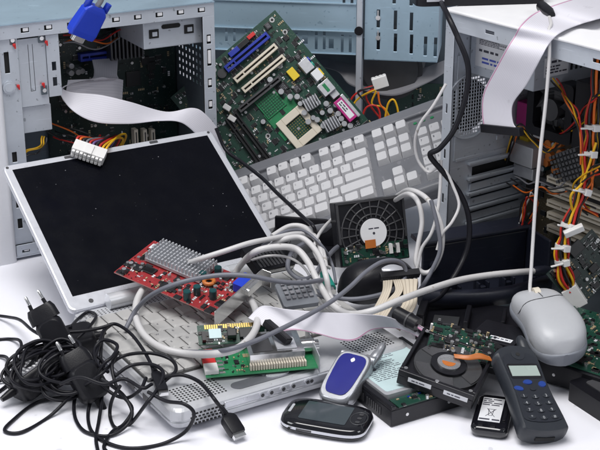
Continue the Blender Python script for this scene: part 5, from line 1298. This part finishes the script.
# knot of cables behind the ribbed cover
for pts, r_, m_, lab in (
 ([(272, 236, .085), (290, 226, .09), (306, 228, .09), (318, 242, .085), (322, 260, .075), (316, 276, .065)], .0032, 'wcable', 'white cable at the top of the knot below the keyboard'),
 ([(338, 214, .04), (327, 224, .075), (318, 236, .09), (314, 250, .08), (320, 262, .07), (330, 268, .06)], .0022, 'wcable', 'thin white cable curling left of the upended hard drive'),
 ([(352, 240, .03), (336, 248, .05), (322, 264, .075), (313, 276, .07), (300, 279, .062), (288, 268, .07), (292, 252, .08), (304, 243, .085)], .0030, 'gcable', 'grey cable turning round inside the knot of cables'),
 ([(262, 246, .10), (284, 232, .105), (304, 231, .10), (322, 246, .085), (332, 264, .06), (336, 284, .05)], .0019, 'gcable', 'thin grey cable outermost in the knot below the keyboard'),
 ([(246, 262, .08), (268, 256, .09), (290, 258, .088), (306, 270, .075), (314, 288, .06), (322, 304, .052), (338, 316, .05)], .0017, 'wcable', 'thin pale cable slipping under the dark grey arch toward the ribbon'),
 ([(300, 300, .05), (318, 296, .056), (336, 304, .056), (352, 318, .052), (372, 324, .05)], .0021, 'gcable', 'short grey cable between the ribbed cover and the beige ribbon'),
 ([(264, 250, .09), (282, 240, .10), (302, 238, .10), (318, 254, .09), (326, 276, .08), (330, 296, .06), (340, 309, .056)], .0036, 'wcable', 'thick white cable bending down past the ribbed clear cover')):
    cable('white_cable' if m_ == 'wcable' else 'grey_cable', m_, pts, r_, lab, 'cable')
# connectors inside the knot
T_, w, d = fz((296, 262, .055), (322, 256, .055), (296, 236, .075))
kn = thing('cable_plug', 'grey metal connector block in the knot of cables below the keyboard', 'plug', T_)
mb = MB(); mb.prism(rrect(0, w, 0, d*.7, .003), 0, .014); mb.build('hood', 'hddgrey', kn, bevel=.0015)
mb = MB(); mb.prism(rrect(w*.15, w*.85, d*.7, d, .003), .002, .012); mb.build('shell', 'chrome', kn, bevel=.001)
for x in (w*.08, w*.92):
    mb = MB(); mb.cyl((x, d*.55, .007), .003, .016, 'y', 12); mb.build('thumb_screw', 'chip2', kn)
A_, B_ = G(322, 270, .055), G(331, 289, .045)
T_ = axes(A_, B_-A_, V((1, 0, .2))); L_ = (B_-A_).length
tl_ = thing('round_plug', 'teal green round plug left of the black mouse', 'plug', T_)
mb = MB(); mb.tube([V((0, 0, 0)), V((L_*.3, 0, 0)), V((L_*.8, 0, 0)), V((L_, 0, 0))], [.0035, .006, .0068, .0066], 16); mb.build('hood', 'teal', tl_)
mb = MB(); mb.cyl((L_, 0, 0), .0048, .007, 'x', 16); mb.build('shell', 'chrome', tl_)
T_, w, d = fz((318, 237, .012), (338, 234, .012), (320, 226, .012))
yb = thing('yellow_box', 'yellowish plastic scrap under the front edge of the desktop keyboard', 'plastic scrap', T_)
mb = MB(); mb.prism(rrect(0, w, 0, .04, .003), 0, .02); mb.build('body', 'tan', yb, bevel=.001)
mb = MB(); mb.box(.004, w-.004, .004, .03, .02, .0215); mb.build('insert', 'ivory', yb)
# dark junk under the keyboard front
T_, w, d = fz((268, 262, .0), (345, 268, .0), (272, 238, .0))
jk = thing('drive_bracket', 'black bracket hidden in the shade below the desktop keyboard', 'bracket', T_)
mb = MB(); mb.box(0, w, 0, .05, 0, .012); mb.box(0, w, .044, .05, .012, .05); mb.box(0, .004, 0, .05, .012, .035); mb.box(w-.004, w, 0, .05, .012, .03); mb.build('frame', 'black', jk, bevel=.0012)
mb = MB(); mb.cyl((w*.4, .025, .012), .012, .012, n=20); mb.build('spindle', 'hddgrey', jk, bevel=.001)

# ================================================================== chargers and black cords at left
GRP = None
def charger(name, label, T, L=.048, W_=.031, H_=.023, pins=True, lab=False):
    c = thing(name, label, 'charger', T, 'mains chargers in the black heap')
    mb = MB(); mb.loft([[(x, y, z) for x, y in rrect(k-W_/2, W_/2-k, k-.0-L/2, L/2-k, .008, 4)] for z, k in ((-H_/2, .004), (-H_/2+.003, .001), (0, 0), (H_/2-.003, .001), (H_/2, .004))]); mb.build('body', 'black', c)
    if pins:
        mb = MB(); mb.loft([[(x, y, z) for x, z in rrect(-a, a, -b, b, .006, 3)] for y, a, b in ((L/2-.002, .017, .009), (L/2+.010, .0165, .0075), (L/2+.016, .014, .006))]); mb.build('plug_nose', 'black', c)
        for s in (-1, 1):
            mb = MB(); mb.tube([V((s*.0088, L/2+.014, 0)), V((s*.0082, L/2+.022, 0))], .0022, 10); mb.tube([V((s*.0082, L/2+.022, 0)), V((s*.0078, L/2+.031, 0)), V((s*.0077, L/2+.0325, 0))], [.0021, .0020, .0012], 10, 1); mb.build('pin', ['black', 'chrome'], c)
    mb = MB(); mb.tube([V((0, -L/2+.001, 0)), V((0, -L/2-.006, 0)), V((0, -L/2-.016, 0))], [.005, .0045, .003], 12); mb.build('strain_relief', 'black', c)
    if lab:
        mb = MB(); mb.box(-W_*.36, W_*.36, -L*.3, L*.2, H_/2+.0001, H_/2+.0004); lb2 = mb.build('paper_label', 'wire_gr', c)
        mb = MB(); lines(mb, -W_*.3, W_*.3, -L*.27, L*.17, H_/2+.0005, 6, seed=3); mb.build('label_print', 'whiteink', lb2)
    return c
charger('charger', 'black mains charger with two pins pointing up, on top of the charger heap', axes(G(56, 338, .052), V((.75, .25, .35)), V((-.42, .30, .75))))
charger('charger', 'black mains charger lying on its side at the right of the charger heap', axes(G(88, 382, .026), V((.72, .50, .25)), V((-.50, .30, .75))), L=.044, W_=.034, H_=.026)
charger('charger', 'black cord wound charger with a small grey label, lowest left of the heap', axes(G(36, 375, .024), V((.62, -.70, .15)), V((.6, .62, .25))), L=.062, W_=.038, H_=.030, pins=False, lab=True)
A_, B_ = G(66, 372, .03), G(52, 336, .04)
T_ = axes(A_, B_-A_, V((1, 0, 0))); L_ = (B_-A_).length
cb = thing('charger', 'thick round black charger barrel in the middle of the heap', 'charger', T_)
mb = MB(); mb.tube([V((0, 0, 0)), V((.003, 0, 0)), V((L_*.5, 0, 0)), V((L_-.003, 0, 0)), V((L_, 0, 0))], [.010, .0125, .013, .0125, .010], 24); mb.build('body', 'black', cb)
mb = MB(); mb.tube([V((L_, 0, 0)), V((L_+.015, 0, 0))], [.005, .003], 12); mb.build('strain_relief', 'black', cb)
T_ = axes(G(72, 342, .03), V((.8, .3, .1)), V((-.3, .9, .2)))
cc = thing('charger', 'black flat charger half hidden behind the topmost charger of the heap', 'charger', T_)
mb = MB(); mb.loft([[(x, y, z) for x, y in rrect(k-.024, .026-k, k-.02, .02-k, .007, 4)] for z, k in ((-.012, .003), (-.009, .0), (.009, 0), (.012, .003))]); mb.build('body', 'black', cc)
mb = MB(); mb.tube([V((.025, 0, 0)), V((.04, 0, .0))], [.005, .003], 12); mb.build('strain_relief', 'black', cc)
# coils wound round the heap
for k, (cx_, cy_, cz, rx, ry, tilt) in enumerate(((44, 362, .034, .034, .026, .5), (40, 366, .040, .038, .024, .9), (58, 362, .040, .03, .028, -.3), (34, 372, .03, .032, .022, .2), (70, 372, .034, .034, .026, .6))):
    c = G(cx_, cy_, cz); pts = []
    for i in range(76):
        a = 2*PI*i/19; g = .85+.1*math.sin(i*.9+k)
        nv = noise.noise_vector(V((i*.11, k*7.3, 0)))*.012
        p = nv+V((rx*math.cos(a)*g, ry*math.sin(a)*g*.8, ry*math.sin(a)*.55+(i/76-.5)*.018))
        pts.append(c+Matrix.Rotation(tilt, 3, 'Z') @ p); pts[-1].z = max(.0025, pts[-1].z)
    cable('black_cable', 'blackrub', pts, .0018, ('black cord wound around the middle of the charger heap', 'black cord looped across the upper left of the charger heap', 'black cord wound around the round charger barrel', 'black cord wound over the charger with the grey label', 'black cord looped around the charger at the right of the heap')[k], 'cable', 'black cables around the charger heap', raw=True, n=3)
B = .0023
for pts, lab in (
 ([(-8, 315, B), (8, 317, .01), (20, 320, .02), (32, 330, .03), (46, 338, .03)], 'black cord entering from the left edge, topmost of the cords there'),
 ([(-8, 340, B), (10, 339, B), (20, 341, .01), (21, 352, .01), (16, 372, .006), (6, 386, B), (-8, 396, B)], 'black cord bending sharply at the left edge and going out again'),
 ([(-8, 356, B), (6, 357, .006), (10, 366, .02), (22, 372, .03), (34, 360, .045)], 'black cord entering at the left edge beside the wound charger'),
 ([(-8, 383, B), (6, 379, .006), (16, 375, .015), (26, 370, .03)], 'black cord entering at the left edge below the wound charger'),
 ([(84, 393, .02), (73, 396, .008), (38, 402, B), (12, 421, B), (5, 431, B), (22, 432, B), (50, 416, B), (75, 392, .02), (100, 375, .043), (121, 357, .046), (148, 353, .052), (170, 359, .046), (176, 370, .044), (165, 381, .040)], 'black cord making the long narrow loop on the white table at lower left'),
 ([(78, 386, .02), (74, 404, .006), (76, 420, B), (86, 432, B), (108, 436, B), (126, 426, .006), (132, 412, .016), (124, 396, .028), (112, 386, .040), (102, 379, .044)], 'black cord in a round loop in front of the charger heap'),
 ([(112, 324, .046), (104, 332, .045), (101, 350, .042), (101, 370, .03), (102, 396, .012), (99, 420, B), (96, 438, B), (98, 452, B)], 'black cord dropping straight to the bottom edge of the picture'),
 ([(92, 395, .012), (88, 414, B), (91, 430, B), (102, 440, B), (120, 447, B), (140, 448, B), (165, 443, B), (186, 431, .012), (194, 414, .034), (184, 404, .044), (166, 401, .040), (148, 392, .042)], 'black cord in the wide loop crossing the front left laptop corner'),
 ([(88, 372, .04), (97, 352, .046), (104, 330, .048), (115, 324, .05), (130, 333, .05), (142, 348, .05), (150, 362, .048), (155, 374, .044)], 'black cord arching over the laptop keys to a small plug'),
 ([(108, 372, .044), (96, 362, .044), (95, 348, .048), (104, 340, .054), (117, 345, .056), (113, 356, .056), (104, 364, .052), (98, 378, .035), (110, 392, .02), (126, 398, .02), (140, 390, .042), (146, 378, .044)], 'black cord tangled in a small coil on the laptop corner'),
 ([(120, 386, .042), (112, 400, .02), (110, 416, B), (116, 428, B), (130, 424, B), (146, 404, .036), (158, 388, .044), (163, 372, .05), (150, 364, .05), (130, 366, .046), (115, 376, .042)], 'black cord in a double turn at the laptop front corner'),
 ([(66, 350, .03), (78, 338, .04), (90, 326, .044), (96, 316, .04), (88, 312, .035), (78, 319, .035), (70, 328, .045)], 'black cord in a small loop right of the topmost charger'),
 ([(70, 332, .05), (84, 331, .05), (100, 328, .05), (113, 324, .052)], 'short black cord from the topmost charger to the laptop hinge'),
 ([(60, 384, .04), (80, 377, .05), (104, 384, .046), (124, 379, .046), (142, 388, .044), (152, 384, .044)], 'black cord from the heap running level to the small plug'),
 ([(118, 352, .05), (112, 366, .048), (118, 390, .03), (132, 408, .012), (124, 424, B), (112, 432, B), (104, 446, B), (108, 453, B)], 'black cord leaving the tangle at the bottom edge')):
    cable('black_cable', 'blackrub', pts, .00195, lab, 'cable', 'black cables around the charger heap')
def plugend(name, label, a, b, w_, h_, cordpts, tip='chrome'):
    A_, B_ = G(*a), G(*b); T_ = axes(A_, B_-A_, V((.8, .6, 0))); L_ = (B_-A_).length
    p = thing(name, label, 'plug', T_)
    mb = MB(); mb.loft([[(x, y, z) for y, z in rrect(-a_, a_, -b_, b_, .0015, 3)] for x, a_, b_ in ((0, w_*.5, h_*.6), (L_*.12, w_*.85, h_*.9), (L_*.25, w_, h_), (L_*.9, w_, h_), (L_, w_*.92, h_*.9))]); mb.build('hood', 'black', p)
    mb = MB(); mb.box(L_, L_+.005, -w_*.8, w_*.8, -h_*.45, h_*.45); mb.build('contact', tip, p)
    if cordpts:
        iv = T_.inverted(); mb = MB(); mb.tube(cr([iv @ G(*q_) for q_ in cordpts]+[V((.002, 0, 0))], 8), .0021, 10); mb.build('cord', 'blackrub', p)
    mb = MB(); mb.tube([V((-.012, 0, 0)), V((.002, 0, 0))], [.0026, .004], 12); mb.build('strain_relief', 'black', p)
plugend('phone_plug', 'flat black phone plug on its cord, on the white table before the laptop', (226, 415, .020), (238, 434, .008), .0085, .005, [(150, 380, .044), (165, 377, .044), (182, 375, .043), (198, 381, .043), (208, 391, .044), (215, 400, .042), (221, 408, .030)])
plugend('phone_plug', 'small black plug with a metal tip lying on the laptop keys', (155, 372, .044), (163, 392, .042), .006, .004, None)
# ------------------------------------------------------------------ repeats of one kind share a group
GR = {'computer tower': 'opened computer towers', 'hard drive': 'hard drives in the pile', 'mobile phone': 'mobile phones', 'ribbon cable': 'flat ribbon cables',
      'computer mouse': 'computer mice', 'expansion card': 'loose expansion cards', 'charger': 'mains chargers in the black heap', 'bracket': 'black drive brackets'}
for o in list(COL.objects):
    if o.parent is None and o.get('category') and not o.get('group'):
        c = o['category']
        if c in GR: o['group'] = GR[c]
        elif c == 'cable': o['group'] = 'black cables around the charger heap' if o.name.startswith('black_cable') and 'heap' in o['label'] else ('loose black cables' if o.name.startswith('black') else 'pale and grey cables over the pile')
